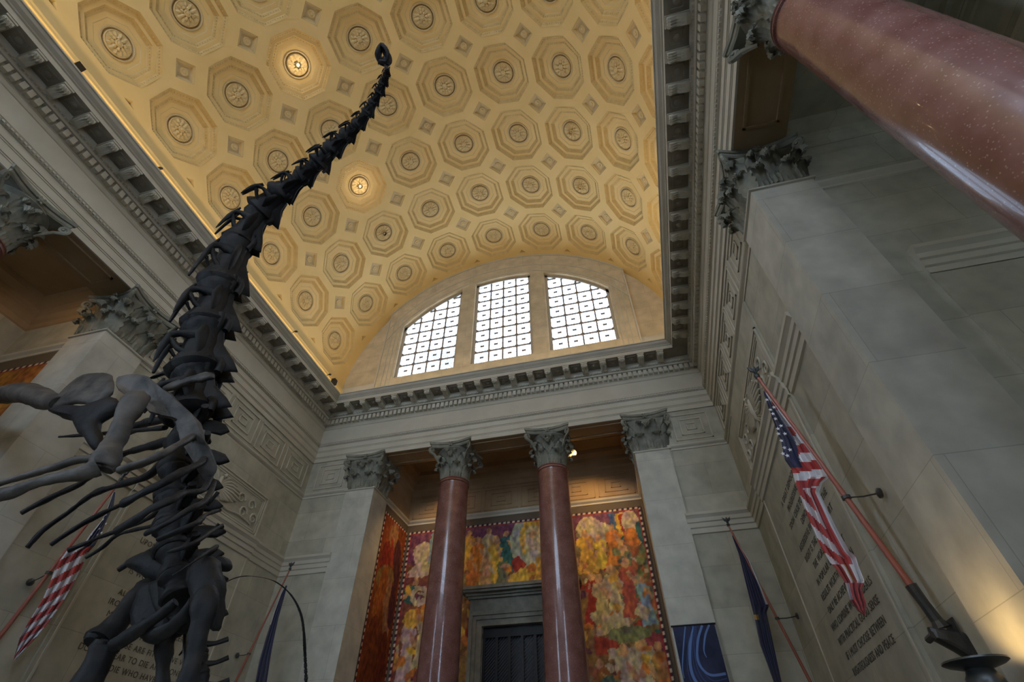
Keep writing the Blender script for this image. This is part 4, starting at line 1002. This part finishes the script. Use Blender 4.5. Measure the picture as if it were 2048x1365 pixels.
stars(cl, [(1534, 800), (1541, 820), (1548, 815), (1551, 838), (1556, 858), (1562, 852), (1557, 868), (1570, 868), (1563, 882), (1569, 896), (1575, 912), (1580, 900), (1566, 908), (1546, 828)], 9.28)
f2 = flagpole((-9.55, 9.6, 3.60), (-8.55, 9.6, 8.55), 'red and white striped flag seen behind the skeleton ribs', .50, (-9.66, 9.72, 5.95))
LU2 = [(227, 985), (215, 1015), (205, 1040), (180, 1070), (168, 1088), (132, 1100), (115, 1125), (100, 1165), (85, 1200), (60, 1240), (40, 1275), (27, 1320)]
RU2 = [(230, 985), (226, 1015), (213, 1040), (200, 1070), (190, 1090), (176, 1105), (165, 1130), (148, 1165), (128, 1200), (100, 1240), (75, 1272), (30, 1320)]
def us_paint2(a, y):
    if y < 1095 and a > .25: return NAVY
    if y < 1085: return WHT if a < .12 else NAVY
    k = (y - 1085 + a * 38) / 19.0
    return RED if int(math.floor(k)) % 2 == 0 else WHT
cl = drape('cloth', f2, LU2, RU2, 9.6, us_paint2); stars(cl, [(212, 1030), (206, 1040), (212, 1048), (199, 1058), (195, 1070), (186, 1080), (203, 1066), (183, 1070)], 9.5, .04)
f3 = flagpole((9.50, 17.5, 3.2), (8.50, 17.45, 8.68), 'dark navy flag furled on a red pole above the blue banner side', .48, (9.66, 17.8, 5.94), .045); f3['label'] = 'dark navy flag hanging from a red pole in the corner past the right inscription'
def navy(a, y): return WHT if (a > .86 and y < 1212) else (GOLD if (1228 < y < 1240 and a < .3) else NAVY)
drape('cloth', f3, [(1464, 1072), (1478, 1110), (1490, 1160), (1500, 1200), (1510, 1240), (1520, 1290), (1535, 1330), (1552, 1378)], [(1467, 1072), (1500, 1122), (1524, 1175), (1538, 1212), (1533, 1226), (1541, 1262), (1549, 1300), (1566, 1378)], 17.45, navy, 60, 12)
f4 = flagpole((-9.50, 17.6, 3.3), (-8.22, 17.55, 8.78), 'dark navy flag on a red pole beside the thin arching tail', .48, (-9.66, 17.95, 6.0), .045)
def navy2(a, y): return WHT if (a < .14 and y < 1250) else NAVY
drape('cloth', f4, [(571, 1172), (561, 1190), (548, 1225), (531, 1280), (518, 1325), (508, 1378)], [(574, 1172), (568, 1195), (557, 1235), (545, 1290), (539, 1325), (531, 1378)], 17.55, navy2, 50, 10)

# ------------------------------------------------------------------ standing torch lamp below the pilaster
e = empty('torch_lamp', (9.05, 8.05, 0)); tag(e, 'dark bronze standing torch lamp with a wide dish glowing on the pilaster', 'lamp')
m = MB(); m.lathe([(.12, 2.86), (.20, 2.88), (.30, 2.91), (.345, 2.935), (.34, 2.955), (.30, 2.96), (.18, 2.93), (.02, 2.92)], (0, 0, 0), BRONZE, 32); m.build('dish', e, True)
m = MB(); m.lathe([(.30, 0), (.30, .08), (.16, .14), (.12, .3), (.08, .5), (.07, 1.4), (.10, 1.5), (.07, 1.6), (.09, 2.2), (.12, 2.30), (.16, 2.5), (.20, 2.7), (.19, 2.78), (.16, 2.82), (.14, 2.87)], (0, 0, 0), BRONZE, 24); m.build('stand', e, True)
m = MB(); m.lathe([(.10, 2.93), (.10, 2.96), (.02, 2.97)], (0, 0, 0), BULB, 16); m.build('bulb', e)
spot('torch_light', (9.1, 8.05, 3.02), (9.75, 7.75, 3.75), 23, (1.0, .66, .26), 150, .12, .5)

# ------------------------------------------------------------------ carved inscriptions
def text(s, lines, y, z, size, label, pitch=1.0):
    c = bpy.data.curves.new('inscription', 'FONT'); c.body = '\n'.join(lines); c.align_x = 'CENTER'; c.align_y = 'TOP'
    c.size = size; c.space_line = pitch; c.space_character = 1.12; c.space_word = 1.2; c.extrude = .004
    o = bpy.data.objects.new('inscription', c); C.objects.link(o)
    o.matrix_world = Matrix(((0, 0, -s, s * (XW - .078)), (-s, 0, 0, y), (0, 1, 0, z), (0, 0, 0, 1)))
    bpy.context.view_layer.update(); me = bpy.data.meshes.new_from_object(o.evaluated_get(bpy.context.evaluated_depsgraph_get()))
    mw = o.matrix_world.copy(); bpy.data.objects.remove(o); o = bpy.data.objects.new('inscription', me); C.objects.link(o); o.matrix_world = mw
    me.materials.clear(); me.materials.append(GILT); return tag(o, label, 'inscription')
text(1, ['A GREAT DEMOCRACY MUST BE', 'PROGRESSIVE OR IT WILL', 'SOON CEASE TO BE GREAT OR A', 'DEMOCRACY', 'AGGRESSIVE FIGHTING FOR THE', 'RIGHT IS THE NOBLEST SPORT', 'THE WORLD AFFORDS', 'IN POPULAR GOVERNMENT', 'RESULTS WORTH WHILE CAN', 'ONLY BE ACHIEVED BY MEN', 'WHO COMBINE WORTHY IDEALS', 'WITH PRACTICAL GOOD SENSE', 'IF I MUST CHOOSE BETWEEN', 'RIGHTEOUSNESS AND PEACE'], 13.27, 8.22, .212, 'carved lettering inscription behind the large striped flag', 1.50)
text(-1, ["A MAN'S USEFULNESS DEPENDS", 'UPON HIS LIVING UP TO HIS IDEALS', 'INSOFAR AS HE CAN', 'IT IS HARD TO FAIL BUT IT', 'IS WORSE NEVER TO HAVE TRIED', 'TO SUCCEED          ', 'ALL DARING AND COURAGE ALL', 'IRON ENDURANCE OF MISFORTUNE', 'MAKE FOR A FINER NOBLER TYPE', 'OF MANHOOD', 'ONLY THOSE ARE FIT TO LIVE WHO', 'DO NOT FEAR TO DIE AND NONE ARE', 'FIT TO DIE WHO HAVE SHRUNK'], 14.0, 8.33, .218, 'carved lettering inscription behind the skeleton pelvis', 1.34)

# ------------------------------------------------------------------ carved eagle reliefs over the inscriptions
def relief(s, label):
    e = empty('carved_relief', (s * (XW - .06), 13.85, 10.7)); tag(e, label, 'relief'); q = -s
    m = MB()
    for (hw, hh, t, dd) in ((2.85, .86, .06, .05), (2.72, .74, .05, .035), (2.62, .65, .04, .025)):
        for (u0, u1, v0, v1) in ((-hw, hw, hh - t, hh), (-hw, hw, -hh, -hh + t), (-hw, -hw + t, -hh, hh), (hw - t, hw, -hh, hh)):
            m.box(min(0, q * dd), max(0, q * dd), u0, u1, v0, v1, TRIM)
    m.build('frame', e)
    m = MB(); D = lambda u, v, d=.04: (q * d, u, v)
    m.tube([D(0, -.35), D(0, -.1, .04), D(0, .2, .04), D(.04, .42, .04)], [.05, .13, .11, .06], TRIM, 10, sub=3)
    m.tube([D(.04, .42, .09), D(.12, .5, .1), D(.22, .44, .08)], [.09, .08, .02], TRIM, 8)
    for sg in (-1, 1):
        for k in range(9):
            a = radians(70 - k * 17); r1 = 1.25 - .05 * k
            m.tube([D(sg * .12, .22 - .04 * k), D(sg * (.15 + .55 * cos(a)), .15 + .5 * sin(a) * .7 - .02 * k, .07), D(sg * (.2 + r1 * cos(a)), .05 + r1 * .42 * sin(a), .03)], [.05, .07, .03], TRIM, 6, sub=2)
        for k in range(4): # scrolling foliage
            cx = sg * (1.35 + .33 * k); cz = -.25 if k % 2 else .18; pts = []
            for i in range(12): a = i * .75; rr = .24 * (1 - i / 14); pts.append(D(cx + rr * cos(a), cz + rr * sin(a), .03))
            m.tube(pts, [.045 - .002 * i for i in range(12)], TRIM, 6)
        for k in range(3): m.tube([D(sg * .1 * k, -.35), D(sg * (.2 + .15 * k), -.55)], [.04, .02], TRIM, 6)
        m.tube([D(sg * .3, -.45), D(sg * .9, -.52), D(sg * 1.5, -.42), D(sg * 2.3, -.5)], .035, TRIM, 6, sub=3)
    m.build('eagle_carving', e, True)
relief(1, 'carved eagle relief panel just past the large flag finial'); relief(-1, 'carved eagle relief panel behind the skeleton shoulder blade')

# ------------------------------------------------------------------ small fixtures on the cornice plinth
def fixture(x, y, z, label, big=True):
    m = MB()
    if big: m.box(-.10, .12, -.13, .13, 0, .32, BLACK); m.tube([(0, 0, 0), (0, 0, -.12)], .03, BLACK); nm = 'loudspeaker'
    else: m.tube([(0, -.05, 0), (.05, 0, .08), (0, .06, .06)], .03, BLACK, 6); m.tube([(-.08, -.02, -.06), (0, -.05, 0)], .012, BLACK, 6); m.tube([(.04, 0, .07), (.12, .03, .03)], [.045, .05], BLACK, 8); nm = 'spotlight'
    o = m.build(nm); o.location = (x, y, z); tag(o, label, 'speaker' if big else 'spotlight')
fixture(-9.27, 1.48, 18.62, 'small black box speaker on the cornice at the upper left edge')
fixture(-9.27, 17.85, 18.80, 'small black box speaker on the cornice beside the lunette corner')
P_ = {'small dark spotlight on the cornice below the upper box speaker': (316, 338), 'small dark spotlight on the cornice touching the neck bones': (489, 546), 'small dark spotlight on the cornice below the neck': (589, 665), 'small dark spotlight on the cornice just above the lower box speaker': (657, 751)}
for lab, (px_, py_) in P_.items():
    d = ROT @ Vector(((px_ - 1024) / FPX, -(py_ - 682.5) / FPX, -1.0)); t = (-9.28 - CAM.x) / d.x; p = CAM + d * t
    fixture(p.x, p.y, p.z, lab, False)

# ------------------------------------------------------------------ rearing sauropod skeleton
def depth(px, py, Y):
    d = ROT @ Vector(((px - 1024) / FPX, -(py - 682.5) / FPX, -1.0)); return (Y - CAM.y) / d.y
SKL = Vector((0.2, 5.2, 0.0))
sk = empty('dinosaur_skeleton', SKL); tag(sk, 'towering dark dinosaur skeleton rearing up with its long neck against the coffered vault', 'skeleton')
from mathutils import noise as _N
def weather(o, k=1.0):
    me = o.data; nv = [v.normal.copy() for v in me.vertices]
    for v, n in zip(me.vertices, nv):
        d = _N.noise(v.co * 2.3) * .035 + _N.noise(v.co * 6.5) * .020 + _N.noise(v.co * 17) * .008
        v.co += n * d * k
    me.update()
def adopt(o, p=None, base=SKL):
    o.parent = p or sk; o.matrix_parent_inverse = Matrix.Translation(-base); return o
def bone(name, pts, Ys, rad, mt=None, n=16, flat=1.0, sub=6, up=None, knob=0):
    """limb bone: pts in the view, Ys distance in the hall, rad in view units"""
    mt = mt or BONE; P = []; R = []
    for i, (x, y) in enumerate(pts):
        Y = Ys[i] if hasattr(Ys, '__len__') else Ys; P.append(at(x, y, Y)); r = rad[i] if hasattr(rad, '__len__') else rad
        R.append(r * depth(x, y, Y) / FPX)
    m = MB(); m.tube(P, R, mt, n, True, flat, up, sub)
    if knob:
        for p, r, q in ((P[0], R[0], P[1]), (P[-1], R[-1], P[-2])):
            d = (q - p).normalized(); s = d.orthogonal().normalized(); 
            for sg in (-1, 1): m.tube([p + s * sg * r * .45 - d * r * .25, p + s * sg * r * .5 + d * r * .2, p + s * sg * r * .35 + d * r * .9], [r * .45, r * .62, r * .35], mt, 8, sub=2)
    o = adopt(m.build(name, smooth_=True)); weather(o, min(1, max(R) / .12)); return o
def plateb(name, pts, Ys, th, mt=None):
    P = [at(x, y, Ys[i] if hasattr(Ys, '__len__') else Ys) for i, (x, y) in enumerate(pts)]
    # refine the outline so it reads rounded
    Q = []; n = len(P)
    for i in range(n):
        p0, p1, p2, p3 = P[i - 1], P[i], P[(i + 1) % n], P[(i + 2) % n]
        for k in range(4):
            t = k / 4; t2 = t * t; t3 = t2 * t
            Q.append(0.5 * ((2 * p1) + (p2 - p0) * t + (2 * p0 - 5 * p1 + 4 * p2 - p3) * t2 + (3 * p1 - p0 - 3 * p2 + p3) * t3))
    c = sum(Q, Vector()) / len(Q); nrm = Vector()
    for i in range(len(Q)): nrm += (Q[i] - c).cross(Q[(i + 1) % len(Q)] - c)
    nrm.normalize(); m = MB(); m.plate(Q, nrm * th, mt or BONE); o = adopt(m.build(name, smooth_=True)); weather(o, 1.2); return o
# ---- vertebra shapes: z towards the head, x dorsal, y sideways, unit size
def cervical():
    m = MB()
    m.tube([(-.08, 0, -.06), (-.08, 0, .05), (-.06, 0, .35), (-.05, 0, .7), (-.06, 0, .92), (-.05, 0, 1.06)], [.26, .36, .25, .23, .31, .24], BONE, 16, flat=1.3, sub=3)
    for s in (-1, 1):
        m.plate([(.02, s * .10, .95), (.28, s * .13, .84), (.33, s * .12, .55), (.50, s * .16, .18), (.60, s * .17, -.04), (.36, s * .16, -.06), (.10, s * .14, .08), (.0, s * .12, .4)], (0, s * .09, 0), BONE)
        m.plate([(.05, s * .12, .90), (-.02, s * .36, .78), (-.10, s * .44, .50), (-.05, s * .34, .16), (.06, s * .16, .10)], (.10, 0, 0), BONE)
        m.tube([(.12, s * .12, .78), (.20, s * .24, .95), (.20, s * .28, 1.14)], [.09, .08, .06], BONE, 8, sub=2)
        m.tube([(.26, s * .12, .22), (.34, s * .25, .05), (.30, s * .28, -.16)], [.09, .08, .06], BONE, 8, sub=2)
        m.tube([(-.10, s * .20, .62), (-.36, s * .17, .66), (-.50, s * .15, .60)], [.11, .06, .07], BONE, 8, sub=2)
        m.tube([(-.14, s * .20, .20), (-.34, s * .16, .32), (-.48, s * .15, .52)], [.07, .035, .05], BONE, 8, sub=2)
        m.tube([(-.44, s * .15, .78), (-.52, s * .15, .56), (-.58, s * .15, .30), (-.63, s * .15, .02)], [.03, .065, .04, .015], BONE, 8, sub=2)
    o = m.build('neck_vertebra', smooth_=True); weather(o, .9); return o
def dorsal():
    m = MB()
    m.tube([(-.10, 0, -.02), (-.10, 0, .1), (-.08, 0, .5), (-.10, 0, .9), (-.10, 0, 1.0)], [.30, .34, .22, .33, .28], BONE, 16, sub=3)
    m.plate([(.1, 0, .85), (.55, 0, .72), (.80, 0, .60), (.86, 0, .34), (.70, 0, .2), (.45, 0, .3), (.1, 0, .12)], (0, .12, 0), BONE)
    for s in (-1, 1):
        m.tube([(.12, s * .1, .5), (.30, s * .38, .6), (.34, s * .66, .62)], [.12, .08, .09], BONE, 8, sub=2)
        m.plate([(.05, s * .1, .85), (.12, s * .4, .7), (.25, s * .62, .6), (.1, s * .35, .3), (.0, s * .12, .15)], (.08, 0, 0), BONE)
        m.tube([(.15, s * .12, .8), (.2, s * .18, 1.1)], [.08, .06], BONE, 8); m.tube([(.2, s * .1, .2), (.3, s * .16, -.12)], [.08, .05], BONE, 8)
    o = m.build('back_vertebra', smooth_=True); weather(o, 1.2); return o
def caudal():
    m = MB()
    m.tube([(0, 0, 0), (0, 0, .12), (0, 0, .5), (0, 0, .88), (0, 0, 1.0)], [.26, .30, .2, .30, .26], BONE, 14, sub=2)
    m.tube([(.15, 0, .5), (.55, 0, .38), (1.05, 0, .40)], [.17, .11, .13], BONE, 8, flat=.9, sub=3)
    for s in (-1, 1): m.tube([(0, s * .2, .5), (0, s * .5, .45)], [.1, .05], BONE, 8)
    m.tube([(-.2, 0, 0), (-.5, 0, -.25), (-.7, 0, -.4)], [.07, .05, .03], BONE, 6)
    return m.build('tail_vertebra', smooth_=True)
def put(proto, used, A, B, w, ref=None):
    w *= random.uniform(.92, 1.1)
    o = proto if not used else proto.copy()
    if used: C.objects.link(o)
    z = (B - A); L = z.length; z.normalize()
    view = (A - CAM).normalized(); x = z.cross(view); x -= z * x.dot(z); x.normalize()
    right = ROT @ Vector((1, -0.15, 0))
    if x.dot(right) < 0: x = -x
    y = z.cross(x); q_ = random.uniform(-.28, .28); x, y = x * cos(q_) + y * sin(q_), y * cos(q_) - x * sin(q_)
    M = Matrix(((x.x * w, y.x * w, z.x * L, A.x), (x.y * w, y.y * w, z.y * L, A.y), (x.z * w, y.z * w, z.z * L, A.z), (0, 0, 0, 1)))
    o.parent = sk; o.matrix_parent_inverse = Matrix.Translation(-SKL); o.matrix_basis = M
    return o
hooks = [(767, 136), (763, 148), (755, 162), (747, 182), (732, 202), (718, 224), (699, 245), (671, 269), (643, 290), (614, 324), (584, 345), (531, 374), (488, 408), (433, 468), (386, 557), (350, 650), (305, 745)]
cents = [(775, 136), (773, 150), (766, 167), (758, 186), (747, 205), (734, 227), (716, 249), (693, 272), (664, 298), (636, 328), (605, 354), (564, 386), (522, 425), (478, 487), (441, 573), (415, 655), (395, 745), (385, 830)]
nn = len(cents); Yn = [2.62 + (5.15 - 2.62) * (i / (nn - 1)) ** 1.05 for i in range(nn)]
cv = cervical()
for i in range(nn - 1):
    A = at(*cents[i + 1], Yn[i + 1]); B = at(*cents[i], Yn[i])
    h = hooks[i]; c = cents[i]; dpx = math.hypot(h[0] - c[0], h[1] - c[1]) if i < 15 else (62, 66)[i - 15]
    w = max(dpx, 7.5) * 1.95 * depth(*c, Yn[i]) / FPX
    if i > 12: w *= .86
    put(cv, i > 0, A, B, w)
# skull: seen from below and behind
SKM = MB(); hc = at(765, 108, 2.6); D_h = depth(765, 108, 2.6) / FPX
rt = (ROT @ Vector((1, 0, 0))); upv = (ROT @ Vector((0, 1, 0))); fw = (ROT @ Vector((0, 0, -1)))
def S(u, v, w=0): return hc + rt * (u * D_h) + upv * (-v * D_h) + fw * (w * D_h)
for s in (-1, 1):
    SKM.tube([S(6, 22, 4 * s), S(13, 12, 8 * s), S(11, -2, 9 * s), S(2, -14, 6 * s), S(-3, -18, 2 * s)], [3, 4, 4, 4, 3.2].__class__([q * D_h for q in (3, 4, 4, 4, 3.2)]), BONE, 8, sub=3)
    SKM.tube([S(-7, 16, 5 * s), S(-9, 4, 7 * s), S(-6, -8, 6 * s), S(-3, -17, 3 * s)], [q * D_h for q in (3, 5, 4.2, 3)], BONE, 8, sub=3)
    SKM.tube([S(-6, 16, 5 * s), S(0, 18, 6 * s), S(8, 20, 6 * s)], [q * D_h for q in (2.5, 3.5, 3.5)], BONE, 8, sub=2)
SKM.tube([S(3, 6), S(6, 14), S(9, 23)], [q * D_h for q in (4, 6.5, 6)], BONE, 10, sub=3)
SKM.tube([S(-6, 2), S(-6, 10), S(-4, 17)], [q * D_h for q in (4, 5.5, 4)], BONE, 10, sub=3)
SKM.tube([S(8, 24), S(10, 12), S(6, 2), S(2, -8), S(-2, -19)], [q * D_h for q in (4, 6, 4, 4.5, 4)], BONE, 10, sub=3)
adopt(SKM.build('skull', smooth_=True))
jw = MB()
for s in (-1, 1): jw.tube([S(-1, 20, 4 * s), S(-8, 12, 6 * s), S(-11, 2, 6 * s), S(-9, -6, 3 * s)], [q * D_h for q in (2, 2.6, 2.6, 2)], BONE, 8, sub=3)
for k in range(6): jw.tube([S(-9 + k * 2, 15 + k * .6, 2), S(-9.5 + k * 2, 21 + k * .4, 2)], [1.0 * D_h, .5 * D_h], BONE, 5)
adopt(jw.build('jaw', smooth_=True))
# back
back = [(385, 830), (374, 885), (362, 940), (354, 995), (352, 1050), (356, 1100), (362, 1150), (368, 1195)]
dv = dorsal(); Yb = 5.2
for i in range(len(back) - 1):
    w = (62, 64, 66, 66, 66, 66, 66)[i] * 1.35 * depth(*back[i], Yb) / FPX
    put(dv, i > 0, at(*back[i + 1], Yb), at(*back[i], Yb), w)
tailc = [(385, 1185), (392, 1230), (398, 1272), (402, 1312), (405, 1352), (407, 1395)]
cdv = caudal()
for i in range(len(tailc) - 1):
    w = 46 * depth(*tailc[i], 5.9) / FPX; put(cdv, i > 0, at(*tailc[i + 1], 5.9), at(*tailc[i], 5.9), w)
# ribs: near side
near = [([(402, 868), (381, 876), (341, 900), (298, 921), (243, 940)], (7, 7.5, 8, 8.5, 9.5)),
        ([(412, 905), (402, 926), (364, 945), (317, 971), (280, 990), (250, 1006)], (5, 7, 9, 9.5, 9, 10)),
        ([(425, 940), (407, 979), (367, 987), (341, 1001), (305, 1017), (270, 1040), (232, 1063)], (4, 6, 7, 8, 8, 8, 8)),
        ([(428, 965), (421, 985), (406, 1006), (376, 1021), (341, 1043), (318, 1055), (294, 1067)], (3.5, 5, 6, 7, 7, 6.5, 6.5)),
        ([(436, 1022), (411, 1031), (393, 1047), (358, 1062), (318, 1080)], (3.5, 4.5, 6, 6.5, 6.5)),
        ([(443, 1052), (420, 1066), (390, 1086), (358, 1099), (336, 1105)], (4, 5, 5, 4, 3)),
        ([(432, 1095), (415, 1105), (399, 1116), (372, 1135), (346, 1151)], (6, 5, 4.5, 3.5, 3))]
ribs = []
for pts, rr in near:
    n = len(pts); Ys = [5.0 - 1.0 * sin(min(1, (i / (n - 1)) * 1.05) * pi * .62) for i in range(n)]
    ribs.append(bone('rib', pts, Ys, [q * 1.15 for q in rr], BONEL if pts[0] == (402, 868) else None, 10, .75))
forks = [([(436, 985), (424, 1000), (414, 1012)], 3.5), ([(441, 1021), (428, 1023), (414, 1030)], 3.2), ([(446, 1055), (430, 1058), (416, 1068)], 4), ([(438, 1048), (428, 1060)], 3), ([(434, 1097), (420, 1108), (405, 1112)], 4)]
for pts, rr in forks: bone('rib_head', pts, 5.0, [rr] * len(pts), None, 8)
far = [([(330, 856), (240, 865), (180, 870), (119, 874)], (5, 5, 4.5, 3)), ([(350, 838), (300, 845), (258, 860), (215, 895), (180, 915)], (6, 9, 10, 7, 4)), ([(340, 905), (300, 950), (239, 970), (188, 988), (137, 1025), (86, 1062), (54, 1096)], (8, 9, 7, 6, 5, 5, 6)),
       ([(345, 880), (300, 893), (255, 905), (215, 925), (175, 950)], (8, 9, 7, 6, 5)), ([(262, 1000), (240, 1011), (171, 1045), (102, 1090)], (4, 4.5, 5, 5)), ([(230, 915), (200, 940), (164, 966), (110, 992), (70, 1012), (42, 1027)], (5, 5, 6, 6, 5.5, 5)),
       ([(340, 1000), (308, 1030), (270, 1050), (200, 1075), (165, 1090), (137, 1101)], (5, 4.5, 4, 4, 4.5, 6)), ([(350, 1040), (308, 1052), (239, 1069), (205, 1096), (171, 1117)], (5, 4.5, 4, 4, 3.5)), ([(345, 1085), (320, 1093), (274, 1117), (236, 1141)], (4.5, 4.5, 5, 5))]
for pts, rr in far:
    n = len(pts); Ys = [5.4 + .8 * sin(min(1, (i / (n - 1)) * 1.1) * pi * .6) for i in range(n)]; bone('rib', pts, Ys, [q * 1.15 for q in rr], None, 10, .8)
# gristly sternal mass and shoulder girdle
plateb('shoulder_blade', [(231, 765), (243, 752), (287, 750), (327, 778), (385, 828), (406, 870), (428, 912), (434, 940), (420, 957), (404, 955), (392, 900), (375, 858), (350, 838), (302, 824), (290, 800), (265, 784), (250, 792)], [4.3, 4.3, 4.3, 4.3, 4.5, 4.6, 4.75, 4.85, 4.9, 4.85, 4.7, 4.6, 4.45, 4.3, 4.25, 4.25, 4.25], .10, BONEL)
plateb('shoulder_blade', [(92, 815), (120, 788), (168, 750), (218, 748), (226, 762), (222, 786), (188, 812), (160, 806), (130, 812), (98, 820)], 5.9, .12, BONEL)
plateb('breastbone', [(95, 822), (130, 812), (180, 812), (225, 798), (240, 810), (210, 838), (200, 850), (204, 885), (190, 902), (172, 880), (155, 858), (140, 840), (118, 832)], 5.6, .22, BONE)
plateb('collar_bone', [(326, 777), (345, 768), (392, 752), (420, 748), (428, 756), (400, 762), (372, 768), (340, 780)], 4.7, .05, BONEL)
plateb('collar_bone', [(300, 757), (330, 742), (356, 734), (368, 745), (350, 755), (322, 750)], 5.0, .05)
# near forelimb
bone('upper_arm', [(285, 792), (268, 806), (252, 832), (240, 862), (226, 892), (212, 920), (205, 934)], [4.2, 4.15, 4.15, 4.15, 4.15, 4.1, 4.1], [15, 24, 20, 17, 18, 25, 22], BONEL, 14, .8, knob=1)
bone('forearm', [(196, 936), (170, 946), (130, 953), (80, 965), (30, 982), (-20, 996)], [4.05, 4.0, 3.95, 3.9, 3.85, 3.8], [19, 17, 12, 11, 13, 15], BONEL, 12, .8)
bone('forearm', [(192, 918), (160, 920), (110, 935), (50, 953), (0, 966), (-40, 974)], [4.25, 4.2, 4.15, 4.1, 4.05, 4.0], [8, 10, 8, 8, 9, 11], BONEL, 12, .9)
# far forelimb
bone('upper_arm', [(118, 808), (90, 800), (50, 786), (10, 790), (-50, 792)], [5.9, 6.0, 6.1, 6.2, 6.3], [16, 24, 26, 22, 20], BONEL, 14, .8)
# hips and legs
plateb('hip_bone', [(395, 1125), (410, 1118), (432, 1120), (440, 1140), (445, 1170), (444, 1210), (440, 1250), (425, 1265), (400, 1240), (385, 1200), (388, 1160)], 4.7, .22)
plateb('hip_bone', [(256, 1130), (290, 1112), (315, 1112), (330, 1122), (375, 1122), (400, 1140), (385, 1175), (340, 1180), (300, 1165), (282, 1150)], 5.9, .30)
bone('pubic_bone', [(392, 1205), (368, 1232), (340, 1258), (312, 1272), (288, 1266)], [4.9, 4.9, 4.95, 5.0, 5.1], [17, 15, 15, 17, 12], None, 16, .6)
bone('pubic_bone', [(330, 1178), (312, 1205), (300, 1235), (290, 1262)], [5.6, 5.55, 5.4, 5.2], [20, 16, 14, 15], None, 16, .6)
plateb('pubic_bone', [(290, 1170), (345, 1160), (400, 1180), (395, 1235), (355, 1268), (312, 1284), (280, 1272), (262, 1240), (272, 1200)], 5.35, .12)
bone('sacrum', [(368, 1120), (366, 1150), (364, 1185), (368, 1222), (380, 1250)], 5.35, [34, 42, 40, 30, 20], None, 18, .8)
plateb('hip_bone', [(300, 1170), (345, 1165), (380, 1190), (372, 1225), (345, 1240), (315, 1225)], 5.25, .10)
plateb('rib_head', [(432, 1122), (446, 1118), (455, 1124), (456, 1136), (440, 1138)], 4.9, .12)
bone('thigh_bone', [(414, 1190), (410, 1215), (402, 1250), (396, 1290), (386, 1330), (374, 1370), (362, 1420), (352, 1500)], [4.55, 4.5, 4.5, 4.5, 4.5, 4.5, 4.5, 4.5], [20, 24, 20, 17, 17, 19, 22, 24], None, 16, .85, knob=1)
bone('thigh_bone', [(300, 1180), (275, 1200), (248, 1232), (220, 1262), (196, 1285)], [5.6, 5.5, 5.4, 5.3, 5.2], [26, 24, 18, 20, 26], None, 16, .85, knob=1)
bone('thigh_bone', [(352, 1205), (320, 1232), (285, 1255), (250, 1278), (228, 1290)], [4.9, 4.9, 4.9, 4.95, 5.0], [9, 9, 11, 14, 12], None, 12)
bone('shin_bone', [(212, 1292), (200, 1315), (184, 1345), (165, 1380), (120, 1460), (80, 1540)], [5.2, 5.2, 5.2, 5.2, 5.2, 5.2], [26, 27, 28, 29, 27, 26], None, 16, .85, knob=1)
bone('ischium_bone', [(335, 1240), (328, 1290), (326, 1340), (324, 1400), (322, 1500)], 5.3, [18, 15, 15, 16, 16], None, 12)
bone('steel_support', [(372, 1200), (370, 1300), (366, 1400), (360, 1560)], 5.6, [4, 4, 4, 4], BRONZE, 8)
# whip of the tail looping up behind
wp = [(407, 1395), (425, 1600), (455, 1700)]
T_ = [(446, 1170), (456, 1163), (470, 1157), (485, 1153.5), (500, 1153), (515, 1154.5), (530, 1157), (546, 1162), (560, 1170), (573, 1181), (585, 1195), (595, 1212), (602, 1230), (606, 1250), (608, 1270), (609, 1290), (610, 1310), (611, 1332), (612, 1355), (612, 1400), (610, 1500)]
YT = [6.0 + 2.2 * (i / (len(T_) - 1)) for i in range(len(T_))]
tv = None
bone('tail_whip', [(430, 1180)] + T_, [5.9] + YT, [.7, .7, .7, .7, .7, .7, .75, .8, .8, .9, 1.0, 1.3, 1.6, 1.8, 2.0, 2.1, 2.2, 2.3, 2.4, 2.5, 2.6, 3.0], None, 8)
tvm = MB(); tvm.tube([(0, 0, 0), (0, 0, .15), (0, 0, .5), (0, 0, .85), (0, 0, 1)], [.5, .6, .32, .6, .5], BONE, 8); tvp = tvm.build('tail_vertebra', smooth_=True)
k = 0
for i in range(11, len(T_) - 2):
    for h in (0, .5):
        f = lambda t: (T_[i][0] * (1 - t) + T_[i + 1][0] * t, T_[i][1] * (1 - t) + T_[i + 1][1] * t, YT[i] * (1 - t) + YT[i + 1] * t)
        a, b = f(h), f(h + .46); w = (3.0 + 3.4 * (i - 11) / 9) * 2.0 * .6 * depth(*a) / FPX
        put(tvp, k > 0, at(*b), at(*a), w); k += 1
# mount
m = MB(); m.lathe([(3.0, 0), (3.0, .45), (2.9, .5), (0.1, .52)], (0.3, 5.2, 0), STONE2, 48); o = m.build('plinth'); tag(o, 'round low stone plinth beneath the skeleton', 'plinth')

for o in bpy.data.objects:
    if o.parent is None and 'category' in o and 'group' not in o:
        g = {'column': 'red granite columns of the hall', 'pilaster': 'stone pilasters beside the colonnades', 'flag': 'flags on leaning wall poles', 'ceiling lamp': 'recessed lamps in the vault rosettes',
             'mural': 'painted murals', 'spotlight': 'small spotlights along the left cornice', 'speaker': 'black box speakers on the left cornice', 'inscription': 'carved inscriptions', 'relief': 'carved eagle reliefs'}.get(o['category'])
        if g: o['group'] = g
